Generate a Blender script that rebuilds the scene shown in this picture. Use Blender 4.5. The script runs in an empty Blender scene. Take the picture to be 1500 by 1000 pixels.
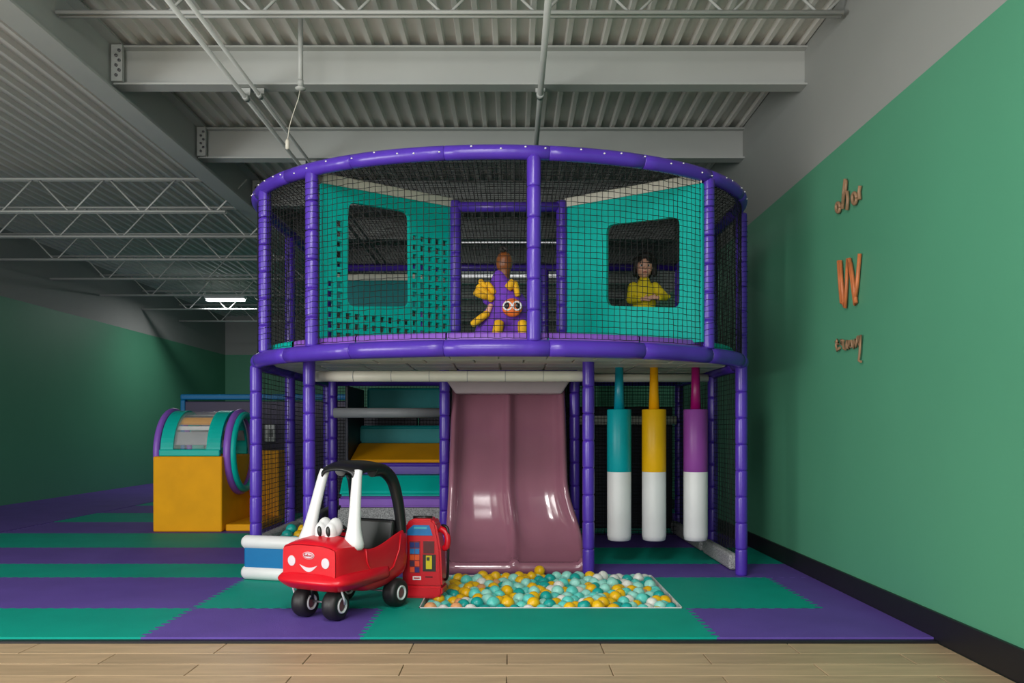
import bpy, bmesh, math, random
from mathutils import Vector, Matrix
random.seed(7)
PI = math.pi
S = bpy.context.scene
COL = S.collection
F, HX, HY, CAMZ = 1200.0, 750.0, 630.0, 1.03     # focal length in pixels, vanishing point, eye height

# ---------------------------------------------------------------- camera, light, exposure
cam = bpy.data.objects.new('camera', bpy.data.cameras.new('camera')); COL.objects.link(cam)
cam.location = (0, 0, CAMZ); cam.rotation_euler = (PI/2, 0, 0)
cam.data.sensor_width = 36; cam.data.lens = F/1500*36; cam.data.shift_y = (HY-500)/1500
cam.data.clip_start = 0.05; cam.data.clip_end = 100
S.camera = cam
w = bpy.data.worlds.new('world'); S.world = w; w.use_nodes = True
w.node_tree.nodes['Background'].inputs[0].default_value = (0.80, 0.86, 0.90, 1)
w.node_tree.nodes['Background'].inputs[1].default_value = 0.50
def area(name, loc, target, sx, sy, power, col=(1, 1, 1)):
    l = bpy.data.lights.new(name, 'AREA'); l.shape = 'RECTANGLE'; l.size = sx; l.size_y = sy; l.energy = power; l.color = col
    o = bpy.data.objects.new(name, l); COL.objects.link(o); o.location = loc
    o.rotation_euler = (Vector(target)-Vector(loc)).to_track_quat('-Z', 'Y').to_euler(); return o
area('shop_window_light', (-1.2, -2.6, 1.6), (-0.3, 6, 1.5), 2.6, 2.2, 130, (1.0, 0.98, 0.96))
area('side_fill_light', (-5.8, 0.2, 1.6), (2.1, 5.6, 2.3), 3.4, 2.2, 270, (1.0, 0.99, 0.97))  # unseen source added on the left to brighten the ceiling and right wall
area('ceiling_panel_light', (-0.45, 1.3, 3.50), (-0.45, 3.2, 0.8), 0.6, 1.1, 75, (1.0, 0.98, 0.95))
area('side_panel_light', (-1.9, 0.6, 3.40), (-0.2, 4.8, 1.2), 1.2, 0.8, 45, (1.0, 0.98, 0.95))
vs = S.view_settings
vs.view_transform = 'Standard'; vs.look = 'None'; vs.gamma = 1; vs.use_curve_mapping = False; vs.exposure = 0.0

# ---------------------------------------------------------------- helpers
def lin(c):
    return tuple((x/255/12.92 if x/255 <= 0.04045 else ((x/255+0.055)/1.055)**2.4) for x in c)
MATS = {}
def mat(name, rgb, rough=0.5, var=0.06, vscale=6.0, bump=0.0, bscale=80.0, metal=0.0, spec=0.5, coat=0.0, emit=0.0, stretch=None):
    if name in MATS: return MATS[name]
    m = bpy.data.materials.new(name); m.use_nodes = True
    nt = m.node_tree; b = nt.nodes['Principled BSDF']; L = nt.links
    c = lin(rgb)
    b.inputs['Roughness'].default_value = rough; b.inputs['Metallic'].default_value = metal
    b.inputs['Specular IOR Level'].default_value = spec; b.inputs['Coat Weight'].default_value = coat
    tc = nt.nodes.new('ShaderNodeTexCoord'); src = tc.outputs['Object']
    if stretch:
        mp = nt.nodes.new('ShaderNodeMapping'); mp.inputs['Scale'].default_value = stretch
        L.new(src, mp.inputs[0]); src = mp.outputs[0]
    nz = nt.nodes.new('ShaderNodeTexNoise'); nz.inputs['Scale'].default_value = vscale; nz.inputs['Detail'].default_value = 4
    L.new(src, nz.inputs['Vector'])
    rp = nt.nodes.new('ShaderNodeValToRGB')
    rp.color_ramp.elements[0].position = 0.3; rp.color_ramp.elements[1].position = 0.7
    rp.color_ramp.elements[0].color = tuple(x*(1-var) for x in c)+(1,)
    rp.color_ramp.elements[1].color = tuple(min(1, x*(1+var)) for x in c)+(1,)
    L.new(nz.outputs['Fac'], rp.inputs[0]); L.new(rp.outputs[0], b.inputs['Base Color'])
    if bump:
        n2 = nt.nodes.new('ShaderNodeTexNoise'); n2.inputs['Scale'].default_value = bscale; n2.inputs['Detail'].default_value = 3
        L.new(src, n2.inputs['Vector'])
        bp = nt.nodes.new('ShaderNodeBump'); bp.inputs['Strength'].default_value = bump; bp.inputs['Distance'].default_value = 0.004
        L.new(n2.outputs['Fac'], bp.inputs['Height']); L.new(bp.outputs[0], b.inputs['Normal'])
    if emit:
        b.inputs['Emission Color'].default_value = c+(1,); b.inputs['Emission Strength'].default_value = emit
    MATS[name] = m; return m
M_purple = mat('purple_vinyl', (80, 50, 170), 0.28, 0.10, 5, 0.25, 30, spec=0.5)
M_purple2 = mat('purple_vinyl_pad', (138, 88, 196), 0.40, 0.06, 5, 0.15, 40)
M_teal = mat('teal_vinyl', (0, 180, 168), 0.42, 0.06, 4, 0.12, 60, spec=0.25)
M_tealdk = mat('teal_vinyl_dark', (0, 128, 132), 0.45, 0.08, 4, 0.2, 60, spec=0.25)
M_yellow = mat('yellow_vinyl', (236, 164, 0), 0.6, 0.06, 4, 0.12, 60, spec=0.2)
M_white = mat('white_vinyl', (222, 222, 222), 0.42, 0.05, 4, 0.12, 40)
M_cream = mat('cream_vinyl', (208, 204, 190), 0.45, 0.06, 5, 0.15, 50)
M_blue = mat('blue_vinyl', (4, 108, 164), 0.45, 0.06, 4, 0.12, 60, spec=0.25)
M_grey = mat('grey_vinyl', (140, 142, 146), 0.45, 0.08, 6, 0.2, 60)
M_speck = mat('speckled_grey_carpet', (150, 150, 152), 0.9, 0.55, 90, 0.8, 160)
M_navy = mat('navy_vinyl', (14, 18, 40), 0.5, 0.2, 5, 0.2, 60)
M_net = mat('black_net_cord', (10, 10, 11), 0.8, 0.2, 30)
M_steel = mat('galvanised_core', (120, 120, 124), 0.4, 0.1, 8, metal=0.7)
M_deckm = mat('painted_roof_deck', (212, 210, 204), 0.6, 0.05, 1.5)
M_beam = mat('painted_steel_beam', (174, 177, 174), 0.5, 0.05, 1.2)
M_walltop = mat('white_wall_paint', (150, 152, 149), 0.7, 0.03, 0.8)
M_green = mat('green_wall_paint', (80, 150, 118), 0.55, 0.04, 0.8, 0.06, 60)
M_base = mat('black_rubber_base', (22, 22, 26), 0.5, 0.1, 10)
M_matg = mat('green_foam_mat', (0, 154, 136), 0.65, 0.06, 3, 0.35, 120, spec=0.2)
M_matp = mat('purple_foam_mat', (98, 76, 160), 0.65, 0.07, 3, 0.35, 120, spec=0.2)
M_slide = mat('mauve_slide_plastic', (150, 98, 116), 0.13, 0.08, 2.0, spec=0.6, coat=0.5)
M_red = mat('red_plastic', (212, 14, 34), 0.32, 0.05, 6)
M_black = mat('black_plastic', (20, 20, 22), 0.32, 0.1, 10)
M_tyre = mat('black_tyre', (26, 24, 26), 0.5, 0.15, 12)
M_wplastic = mat('white_plastic', (226, 226, 228), 0.35, 0.03, 6)
M_skin = mat('skin', (214, 158, 134), 0.5, 0.06, 12)
M_hair = mat('dark_hair', (22, 15, 13), 0.6, 0.3, 40, 0.4, 60)
M_knit = mat('yellow_knit', (222, 196, 22), 0.8, 0.08, 20, 0.4, 160)
M_lamp = mat('lit_tube', (255, 255, 255), 0.5, 0.0, emit=14)
M_dim = mat('lit_tube_dim', (255, 255, 255), 0.5, 0.0, emit=0.8)
def plank_mat():
    m = mat('oak_plank', (182, 156, 124), 0.45, 0.13, 3.0, 0.05, 60, stretch=(1.2, 14, 14))
    nt = m.node_tree; oi = nt.nodes.new('ShaderNodeObjectInfo'); hs = nt.nodes.new('ShaderNodeHueSaturation')
    mr = nt.nodes.new('ShaderNodeMapRange'); mr.inputs[3].default_value = 0.88; mr.inputs[4].default_value = 1.08
    b = nt.nodes['Principled BSDF']; lk = b.inputs['Base Color'].links[0]; s = lk.from_socket; nt.links.remove(lk)
    nt.links.new(oi.outputs['Random'], mr.inputs[0]); nt.links.new(mr.outputs[0], hs.inputs['Value'])
    nt.links.new(s, hs.inputs['Color']); nt.links.new(hs.outputs[0], b.inputs['Base Color'])
    return m
M_plank = plank_mat()
def clear_mat():
    m = bpy.data.materials.new('clear_plastic'); m.use_nodes = True; nt = m.node_tree
    b = nt.nodes['Principled BSDF']; b.inputs['Base Color'].default_value = (0.9, 0.92, 0.92, 1); b.inputs['Roughness'].default_value = 0.12
    b.inputs['Alpha'].default_value = 0.10
    return m
M_clear = clear_mat()

def px(x, y, Y):                                   # the point at depth Y that shows at pixel x, y
    return Vector(((x-HX)/F*Y, Y, CAMZ+(HY-y)/F*Y))
def tag(o, label=None, cat=None, group=None, kind=None):
    if label: o['label'] = label
    if cat: o['category'] = cat
    if group: o['group'] = group
    if kind: o['kind'] = kind
    return o
def link(name, me, m=None, parent=None, loc=None, rot=None):
    o = bpy.data.objects.new(name, me); COL.objects.link(o)
    if m is not None and me is not None and not me.materials:
        for k in (m if isinstance(m, (list, tuple)) else [m]): me.materials.append(k)
    if parent is not None: o.parent = parent
    if loc is not None: o.location = loc
    if rot is not None: o.rotation_euler = rot
    return o
def thing(name, label, cat, loc=(0, 0, 0), rz=0, group=None, kind=None):
    o = bpy.data.objects.new(name, None); COL.objects.link(o); o.empty_display_size = 0.1
    o.location = loc; o.rotation_euler = (0, 0, rz)
    return tag(o, label, cat, group, kind)
class MB:
    def __init__(s): s.v = []; s.f = []; s.sm = []; s.mi = []
    def add(s, v, f, smooth=False, mi=0):
        n = len(s.v); s.v += [tuple(x) for x in v]; s.f += [tuple(i+n for i in q) for q in f]
        s.sm += [smooth]*len(f); s.mi += [mi]*len(f); return s
    def box(s, a, b, mi=0):
        x0, y0, z0 = a; x1, y1, z1 = b
        return s.add([(x0,y0,z0),(x1,y0,z0),(x1,y1,z0),(x0,y1,z0),(x0,y0,z1),(x1,y0,z1),(x1,y1,z1),(x0,y1,z1)],
              [(3,2,1,0),(4,5,6,7),(0,1,5,4),(1,2,6,5),(2,3,7,6),(3,0,4,7)], mi=mi)
    def tube(s, pts, r, n=10, closed=False, cap=True, mi=0, flat=1.0, up=None):
        pts = [Vector(p) for p in pts]; k = len(pts)
        rr = r if isinstance(r, (list, tuple)) else [r]*k
        v = []; f = []; prev = None
        for i, p in enumerate(pts):
            a = pts[(i-1) % k] if (closed or i > 0) else p
            b = pts[(i+1) % k] if (closed or i < k-1) else p
            t = (b-a).normalized()
            if prev is None:
                u = Vector(up) if up else (Vector((0, 0, 1)) if abs(t.z) < 0.9 else Vector((1, 0, 0)))
            else: u = prev
            x = t.cross(u).normalized(); y = x.cross(t).normalized(); prev = y
            for j in range(n):
                an = 2*PI*j/n
                v.append(p+(x*math.cos(an)+y*math.sin(an)*flat)*rr[i])
        for i in range(k if closed else k-1):
            for j in range(n):
                a, b = i*n, ((i+1) % k)*n
                f.append((a+j, a+(j+1) % n, b+(j+1) % n, b+j))
        s.add(v, f, True, mi)
        if cap and not closed:
            n0 = len(s.v)-len(v)
            s.f += [tuple(n0+j for j in reversed(range(n))), tuple(n0+(k-1)*n+j for j in range(n))]
            s.sm += [False]*2; s.mi += [mi]*2
        return s
    def lathe(s, prof, n=24, axis='z', at=(0, 0, 0), mi=0, smooth=True):
        v = []; f = []; k = len(prof); at = Vector(at)
        for (r, h) in prof:
            for j in range(n):
                a = 2*PI*j/n; c, d = r*math.cos(a), r*math.sin(a)
                v.append(at+Vector({'z': (c, d, h), 'x': (h, c, d), 'y': (d, h, c)}[axis]))
        for i in range(k-1):
            for j in range(n): f.append((i*n+j, i*n+(j+1) % n, (i+1)*n+(j+1) % n, (i+1)*n+j))
        if prof[0][0] > 1e-6: f.append(tuple(reversed(range(n))))
        if prof[-1][0] > 1e-6: f.append(tuple((k-1)*n+j for j in range(n)))
        return s.add(v, f, smooth, mi)
    def grid(s, rows, smooth=True, mi=0, closed=False):
        k = len(rows[0]); v = [p for r in rows for p in r]; f = []
        for i in range(len(rows)-1):
            for j in range(k if closed else k-1): f.append((i*k+j, i*k+(j+1) % k, (i+1)*k+(j+1) % k, (i+1)*k+j))
        return s.add(v, f, smooth, mi)
    def ball(s, c, r, n=16, mi=0, rot=None):
        c = Vector(c); rx, ry, rz = (r, r, r) if not isinstance(r, (tuple, list)) else r
        m = max(6, n//2); v = [Vector((0, 0, -rz))]
        for i in range(1, m):
            t = -PI/2+PI*i/m
            for j in range(n):
                a = 2*PI*j/n; v.append(Vector((rx*math.cos(t)*math.cos(a), ry*math.cos(t)*math.sin(a), rz*math.sin(t))))
        v.append(Vector((0, 0, rz)))
        if rot is not None: v = [rot @ p for p in v]
        v = [p+c for p in v]; f = []
        for j in range(n): f.append((0, 1+(j+1) % n, 1+j))
        for i in range(m-2):
            for j in range(n): f.append((1+i*n+j, 1+i*n+(j+1) % n, 1+(i+1)*n+(j+1) % n, 1+(i+1)*n+j))
        q = 1+(m-2)*n
        for j in range(n): f.append((q+j, q+(j+1) % n, len(v)-1))
        return s.add(v, f, True, mi)
    def prism(s, poly, z0, z1, mi=0):
        n = len(poly)
        v = [(x, y, z0) for x, y in poly]+[(x, y, z1) for x, y in poly]
        f = [tuple(reversed(range(n))), tuple(range(n, 2*n))]+[(i, (i+1) % n, n+(i+1) % n, n+i) for i in range(n)]
        return s.add(v, f, False, mi)
    def mesh(s, name='m'):
        me = bpy.data.meshes.new(name); me.from_pydata(s.v, [], s.f)
        me.polygons.foreach_set('use_smooth', s.sm); me.polygons.foreach_set('material_index', s.mi)
        me.update(); return me
    def build(s, name, m, parent=None, loc=None, rot=None): return link(name, s.mesh(name), m, parent, loc, rot)
def rbox(name, size, m, parent=None, loc=(0, 0, 0), bev=0.01, seg=2, rot=None):
    me = bpy.data.meshes.new(name); bm = bmesh.new(); bmesh.ops.create_cube(bm, size=1)
    bmesh.ops.scale(bm, vec=size, verts=bm.verts)
    bmesh.ops.bevel(bm, geom=bm.edges[:], offset=bev, segments=seg, affect='EDGES', profile=0.5)
    bm.to_mesh(me); bm.free()
    return link(name, me, m, parent, loc, rot)
def poly_mesh(loops, z0, z1):
    """flat polygon (first loop) with holes, given thickness"""
    bm = bmesh.new(); es = []
    for lp in loops:
        vs_ = [bm.verts.new((x, y, z1)) for x, y in lp]
        es += [bm.edges.new((vs_[i], vs_[(i+1) % len(vs_)])) for i in range(len(vs_))]
    bmesh.ops.triangle_fill(bm, use_beauty=True, use_dissolve=False, edges=es, normal=(0, 0, 1))
    g = bmesh.ops.extrude_face_region(bm, geom=bm.faces[:])
    for v in [e for e in g['geom'] if isinstance(e, bmesh.types.BMVert)]: v.co.z = z0
    bmesh.ops.recalc_face_normals(bm, faces=bm.faces[:])
    me = bpy.data.meshes.new('panel'); bm.to_mesh(me); bm.free(); return me
def blob(name, prims, m, parent, voxel=0.006, smooth=4):
    """one continuous surface grown around overlapping balls and tapered limbs"""
    mb = MB()
    for p in prims:
        if p[0] == 'b': mb.ball(p[1], p[2], 16, rot=(p[3] if len(p) > 3 else None))
        else:
            a, b, ra, rb = Vector(p[1]), Vector(p[2]), p[3], p[4]
            n = max(2, int((b-a).length/(min(ra, rb)*0.45))+1)
            for i in range(n+1):
                t = i/n; mb.ball(a.lerp(b, t), ra+(rb-ra)*t, 10)
    o = mb.build(name, m, None)
    r = o.modifiers.new('r', 'REMESH'); r.mode = 'VOXEL'; r.voxel_size = voxel; r.use_smooth_shade = True
    sm = o.modifiers.new('s', 'SMOOTH'); sm.factor = 0.5; sm.iterations = smooth
    dg = bpy.context.evaluated_depsgraph_get()
    me = bpy.data.meshes.new_from_object(o.evaluated_get(dg)); bpy.data.objects.remove(o)
    me.materials.clear(); me.polygons.foreach_set('use_smooth', [True]*len(me.polygons))
    return link(name, me, m, parent)
def net(mb, fn, nu, nv, r=0.0021, su=None, sv=None, jit=0.003, close=False):
    """square-mesh net of cord over the surface fn(u, v), u and v in 0..1"""
    def strand(pts):
        mb.tube([Vector(p)+Vector((random.uniform(-jit, jit), random.uniform(-jit, jit), random.uniform(-jit, jit))) for p in pts], r, 3, cap=False)
    su = su or nu; sv = sv or nv
    for i in range(nu+1): strand([fn(i/nu, k/sv) for k in range(sv+1)])
    for j in range(nv+1): strand([fn(k/su, j/nv) for k in range(su+1)])

# ---------------------------------------------------------------- the room
WX, LX, BY, FY = 2.12, -7.0, 20.0, -4.0
ZG, ZC = 2.87, 3.86
def wall(name, quad_low, quad_up):
    mb = MB(); mb.add(quad_low, [(0, 1, 2, 3)], mi=0); mb.add(quad_up, [(0, 1, 2, 3)], mi=1)
    return tag(mb.build(name, [M_green, M_walltop]), kind='structure')
def wq(x0, y0, x1, y1, z0, z1): return [(x0, y0, z0), (x1, y1, z0), (x1, y1, z1), (x0, y0, z1)]
def thick_wall(name, x0, y0, x1, y1):
    mb = MB()
    mb.box((x0, y0, -0.1), (x1, y1, ZG), 0); mb.box((x0, y0, ZG), (x1, y1, ZC+0.1), 1)
    return tag(mb.build(name, [M_green, M_walltop]), kind='structure')
thick_wall('wall_right', WX, FY, WX+0.15, BY)
thick_wall('wall_left', LX-0.15, FY, LX, BY)
thick_wall('wall_back', LX-0.15, BY, WX+0.15, BY+0.15)
tag(MB().box((WX-0.018, 4.1, 0.0), (WX, BY, 0.125)).build('baseboard_right', M_base), kind='structure')
tag(MB().box((WX-0.018, FY, -0.02), (WX, 4.1, 0.125)).build('trim_1', M_base), kind='structure')

# floor: sub-floor, planks and interlocking mats
floor = tag(MB().box((LX, FY, -0.20), (WX, BY, -0.12)).build('floor', mat('concrete', (120, 118, 112), 0.8)), kind='structure')
Y_EDGE = 4.08
PL, PW = 0.92, 0.1765
plank_me = None
def plank_mesh(x0, x1):
    me = bpy.data.meshes.new('plank'); bm = bmesh.new(); bmesh.ops.create_cube(bm, size=1)
    bmesh.ops.scale(bm, vec=(x1-x0-0.004, PW-0.004, 0.03), verts=bm.verts)
    bmesh.ops.bevel(bm, geom=[e for e in bm.edges if all(v.co.z > 0 for v in e.verts)], offset=0.002, segments=1, affect='EDGES')
    bm.to_mesh(me); bm.free(); me.materials.append(M_plank); return me
full = plank_mesh(0, PL); half_cache = {}
for r_ in range(0, 11):
    yc = Y_EDGE-0.045-PW*(r_+0.5)
    off = -0.485 if r_ % 2 == 0 else -0.022
    x = off-PL*7
    while x < WX:
        a, b = max(x, -3.3), min(x+PL, WX-0.02)
        if b-a > 0.05:
            if b-a > PL-0.001: me = full
            else:
                key = round(b-a, 3)
                if key not in half_cache: half_cache[key] = plank_mesh(a, b)
                me = half_cache[key]
            link('plank', me, None, floor, ((a+b)/2, yc, -0.035))
        x += PL
MB().box((-7, FY, -0.1), (WX-0.02, Y_EDGE-0.046-PW*11, -0.022)).build('plank_field', M_plank, floor)
MB().box((-7, Y_EDGE-0.046-PW*11, -0.1), (-3.31, Y_EDGE-0.046, -0.022)).build('plank_field', M_plank, floor)
MB().box((-3.3, Y_EDGE-0.046-PW*11, -0.1), (WX-0.02, Y_EDGE-0.046, -0.049)).build('plank_bed', M_base, floor)
MB().box((LX, Y_EDGE-0.045, -0.1), (WX-0.02, Y_EDGE-0.002, -0.010)).build('edge_strip', M_base, floor)
def tooth(a, b, amp=0.017, per=0.075, ph=0):
    """jigsaw edge from a to b"""
    a, b = Vector(a), Vector(b); d = b-a; n = max(2, round(d.length/per)); t = d.normalized(); q = Vector((-t.y, t.x))
    pts = []
    for i in range(n):
        for (s_, h) in ((0.06, -1), (0.44, -1), (0.36, 1), (0.94, 1)) if False else ((0.10, -1), (0.40, -1), (0.60, 1), (0.90, 1)):
            pts.append(a+d*((i+s_)/n)+q*amp*h)
    return pts
def foam_mat(x0, x1, y0, y1, m, teeth='lrfb'):
    """corners run front-left, front-right, back-right, back-left; toothed sides fit the neighbour"""
    fl, fr, br, bl = Vector((x0, y0)), Vector((x1, y0)), Vector((x1, y1)), Vector((x0, y1))
    p = [fl]
    if 'f' in teeth: p += tooth(fl, fr, 0.006, 0.075)
    p.append(fr)
    if 'r' in teeth: p += tooth(fr, br)
    p.append(br)
    if 'b' in teeth: p += list(reversed(tooth(bl, br, 0.006, 0.075)))
    p.append(bl)
    if 'l' in teeth: p += list(reversed(tooth(fl, bl)))
    me = poly_mesh([[(v.x, v.y) for v in p]], -0.12, 0.0)
    me.materials.append(m); return link('foam_mat', me, None, floor)
YR = [Y_EDGE, 4.745, 5.74, 6.32, 7.2, 8.2, 9.2, 10.2, 11.2]
xw = WX-0.02
PITX0, PITX1, PITY1 = -0.54, 0.99, 5.82
foam_mat(-1.85, -0.757, YR[0], YR[1], M_matp, 'lrb'); foam_mat(-0.757, 1.02, YR[0], YR[1], M_matg, 'lr'); foam_mat(1.02, xw, YR[0], YR[1], M_matp, 'lb')
foam_mat(-1.85, PITX0, YR[1], YR[2], M_matg, 'lf'); foam_mat(PITX1, 1.79, YR[1], YR[2], M_matg, 'rb'); foam_mat(1.79, xw, YR[1], YR[2], M_matp, 'lfb')
foam_mat(PITX0, PITX1, PITY1, YR[3], M_matp, '')
foam_mat(-1.85, PITX0, YR[2], YR[3], M_matp, 'lb'); foam_mat(PITX1, xw, YR[2], YR[3], M_matp, 'b')
for i, m in ((3, M_matg), (4, M_matp), (5, M_matg), (6, M_matp), (7, M_matg)):
    foam_mat(-1.85, 0.14, YR[i], YR[i+1], m, 'l'+('b')); foam_mat(0.14, xw, YR[i], YR[i+1], m, 'b')
for k in range(3):                                  # alternating bands beside the structure
    x1 = -1.85-1.1*k; x0 = x1-1.1
    for i in range(8):
        foam_mat(x0, x1, YR[i], YR[i+1], M_matg if (i+k*0) % 2 == 0 else M_matp, 'lr' + ('fb' if i else 'b'))
MB().box((LX, Y_EDGE, -0.12), (-5.19, BY, -0.002)).build('mat_field', M_matp, floor)
MB().box((-5.17, YR[8]+0.03, -0.12), (WX, BY, -0.002)).build('mat_field', M_matg, floor)

# ceiling: ribbed deck in sheets, beams, girder, joists
ceil = tag(MB().box((LX, FY, ZC+0.09), (WX, BY, ZC+0.14)).build('ceiling', M_deckm), kind='structure')
PITCH = 0.13
def deck_sheet(nrib, y0, y1):
    mb = MB(); row = []
    for i in range(nrib):
        x = i*PITCH
        row += [(x, 0.042), (x+0.078, 0.042), (x+0.088, 0.0), (x+0.120, 0.0)]
    row.append((nrib*PITCH, 0.042))
    mb.grid([[(x, y0, z) for x, z in row], [(x, y1, z) for x, z in row]], smooth=False)
    return mb.mesh('deck_sheet')
shA = deck_sheet(7, 0, 6.0); shA.materials.append(M_deckm)
for yy in (FY, FY+6, FY+12, FY+18):
    x = WX
    while x > LX:
        x -= 7*PITCH
        link('deck_sheet', shA, None, ceil, (x, yy, ZC-0.055))
ZB0, ZB1 = 3.51, 3.79
def beam_mesh(x0, x1):
    mb = MB(); mb.box((x0, -0.004, ZB0+0.012), (x1, 0.004, ZB1-0.012)); mb.box((x0, -0.065, ZB0), (x1, 0.065, ZB0+0.014)); mb.box((x0, -0.065, ZB1-0.014), (x1, 0.065, ZB1))
    mb.box((x0, -0.02, ZB0+0.014), (x1, 0.02, ZB0+0.03)); return mb.mesh('beam')
bm_a = beam_mesh(-2.86, WX); bm_a.materials.append(M_beam)
end_plate = MB().box((-2.858, -0.10, ZB0+0.01), (-2.78, -0.068, ZB1-0.01)).mesh(); end_plate.materials.append(M_beam)
bolt = MB().lathe([(0.011, 0), (0.011, 0.010), (0.0, 0.010)], 6, 'y').mesh(); bolt.materials.append(M_steel)
for y in (0.0, 1.55, 3.1, 5.94, 7.53, 9.12, 10.7, 12.3, 13.9, 15.5, 17.1, 18.7):
    b = link('beam', bm_a, None, ceil, (0, y, 0))
    if 5 < y < 10:
        ep = link('end_plate', end_plate, None, b)
        for k in range(6): link('bolt', bolt, None, ep if False else b, (-2.82+0.022*(k % 2), -0.112, 3.56+0.035*k))
g = MB(); gx = -2.88
g.box((gx-0.006, 1.5, 3.43), (gx+0.006, BY, 3.80)); g.box((gx-0.09, 1.5, 3.415), (gx+0.09, BY, 3.432)); g.box((gx-0.09, 1.5, 3.79), (gx+0.09, BY, 3.806))
g.build('girder', M_beam, ceil)
def joist(y, x0, x1, zb, zt, pitch, parent):
    j = MB()
    for dy in (-0.022, 0.022): j.tube([(x0, y+dy, zb), (x1, y+dy, zb)], 0.014, 6)
    o = j.build('joist', M_beam, parent)
    t = MB()
    for dy in (-0.022, 0.022): t.tube([(x0, y+dy, zt), (x1, y+dy, zt)], 0.014, 6)
    t.build('top_chord', M_beam, o)
    n = int((x1-x0)/pitch)
    for k in range(n):
        xa = x1-0.13-pitch*k; hw = min(pitch*0.42, (zt-zb)*0.95)
        MB().tube([(xa-0.03-hw, y, zt), (xa-0.03, y, zb+0.012), (xa+0.03, y, zb+0.012), (xa+0.03+hw, y, zt)], 0.010, 6).build('web_bar', M_beam, o)
joist(5.16, -2.86, 2.08, 3.65, 3.80, 0.592, ceil)
for y in (8.6, 9.7, 11.0, 12.4, 13.9, 15.5, 17.2): joist(y, LX+0.02, -3.0, 3.32, 3.66, 0.75, ceil)

# ---------------------------------------------------------------- pipes and lamps under the roof
def pipe(name, pts, r, label, cat='pipe', m=M_beam):
    return tag(MB().tube(pts, r, 10).build(name, m), label, cat)
def conduit(x, z, y0, y1, r, label, clamps):
    t = thing('conduit', label, 'pipe', (x, y0, z))
    MB().tube([(0, 0, 0), (0, y1-y0, 0)], r, 10).build('pipe_run', M_beam, t)
    for y in clamps:
        MB().tube([(0, y-y0-0.03, 0), (0, y-y0+0.03, 0)], r*1.35, 10).build('coupling', M_beam, t)
        MB().box((-0.035, y-y0-0.012, r*0.8), (0.035, y-y0+0.012, 3.505-z)).build('hanger', M_beam, t)
conduit(-1.93, 3.44, 4.2, 13.0, 0.016, 'thin white conduit crossing under the beams, outer of two', [5.94, 7.53])
conduit(-1.83, 3.455, 4.2, 13.0, 0.014, 'thin white conduit crossing under the beams, nearer the structure', [5.94, 7.53])
conduit(0.205, 3.46, 3.0, 10.5, 0.021, 'white sprinkler pipe running straight above the centre post', [5.94, 7.53])
sp = thing('sprinkler_drop', 'white vertical drop pipe hanging from the open-web joist', 'pipe', (-1.42, 5.5, 3.33))
MB().tube([(0, 0, 0.03), (0, 0, 0.46)], 0.017, 10).build('drop_pipe', M_beam, sp)
MB().lathe([(0.012, -0.02), (0.035, -0.012), (0.036, -0.004), (0.016, 0.005), (0.02, 0.03), (0.02, 0.05)], 14).build('sprinkler_head', M_beam, sp)
cd = [px(440, 130, 5.5), px(437, 145, 5.5), px(430, 165, 5.5), px(424, 185, 5.5), px(421, 207, 5.5)]
cw = thing('pull_cord', 'thin dangling cord below the vertical drop pipe', 'cord', cd[-1])
MB().tube([p-cd[-1] for p in cd], 0.003, 5).build('cord', M_cream, cw)
MB().lathe([(0.004, 0.02), (0.014, 0.0), (0.014, -0.05), (0.0, -0.055)], 10).build('cord_pull', M_cream, cw)
def strip_lamp(loc, ln, label, power):
    t = thing('strip_light', label, 'ceiling light', loc, 0, 'strip lights')
    rbox('housing', (ln, 0.16, 0.06), M_wplastic, t, (0, 0, 0.05), 0.01)
    for dy in (-0.04, 0.04): MB().tube([(-ln/2+0.03, dy, 0.0), (ln/2-0.03, dy, 0.0)], 0.011 if ln > 1 else 0.02, 10).build('tube', M_lamp if ln < 1 else M_dim, t)
    for sx in (-1, 1): MB().tube([(sx*ln*0.35, 0, 0.07), (sx*ln*0.35, 0, 3.80-loc[2])], 0.006, 6).build('hanger', M_beam, t)
    l = bpy.data.lights.new('tube_glow', 'AREA'); l.shape = 'RECTANGLE'; l.size = ln; l.size_y = 0.12; l.energy = power
    lo = bpy.data.objects.new('tube_glow', l); COL.objects.link(lo); lo.parent = t; lo.location = (0, 0, -0.03)
strip_lamp((-5.35, 15.3, 3.46), 0.75, 'small glowing strip light above the far green wall', 32)
strip_lamp((0.0, 10.95, 3.55), 1.5, 'long strip light seen through the netting, nearer the front', 7)
strip_lamp((0.0, 13.4, 3.55), 1.7, 'long strip light seen through the netting, farther back', 7)

# ---------------------------------------------------------------- raised lettering on the green wall
def wallpt(x, y, dx=0.018):
    Y = (WX-dx)*F/(x-HX); return Vector((WX-dx, Y, CAMZ+(HY-y)/F*Y))
def c7(x, y): return (1090+x*0.31, 230+y*0.31)
M_cop = mat('copper_letter', (196, 112, 66), 0.45, 0.15, 12); M_cop2 = mat('dull_copper_letter', (150, 116, 88), 0.55, 0.15, 12)
def lettering(name, label, letters, r, m):
    base = wallpt(*c7(*letters[0][0]))
    t = thing(name, label, 'lettering', base)
    for L_ in letters: MB().tube([wallpt(*c7(*p))-base for p in L_], r, 8, flat=1.0).build('letter', m, t)
def ell(cx, cy, rx, ry, n=14, a0=0): return [(cx+rx*math.cos(a0+2*PI*i/n), cy+ry*math.sin(a0+2*PI*i/n)) for i in range(n+1)]
lettering('wall_script', 'uppermost copper script lettering on the green wall', [ell(444, 238, 9, 22), [(478, 102), (470, 170), (465, 245)], [(466, 225), (474, 175), (488, 165), (490, 205), (486, 250)], [(482, 110), (478, 170)], ell(521, 195, 10, 26), [(548, 135), (543, 165), (546, 200)]], 0.011, M_cop2)
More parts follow.
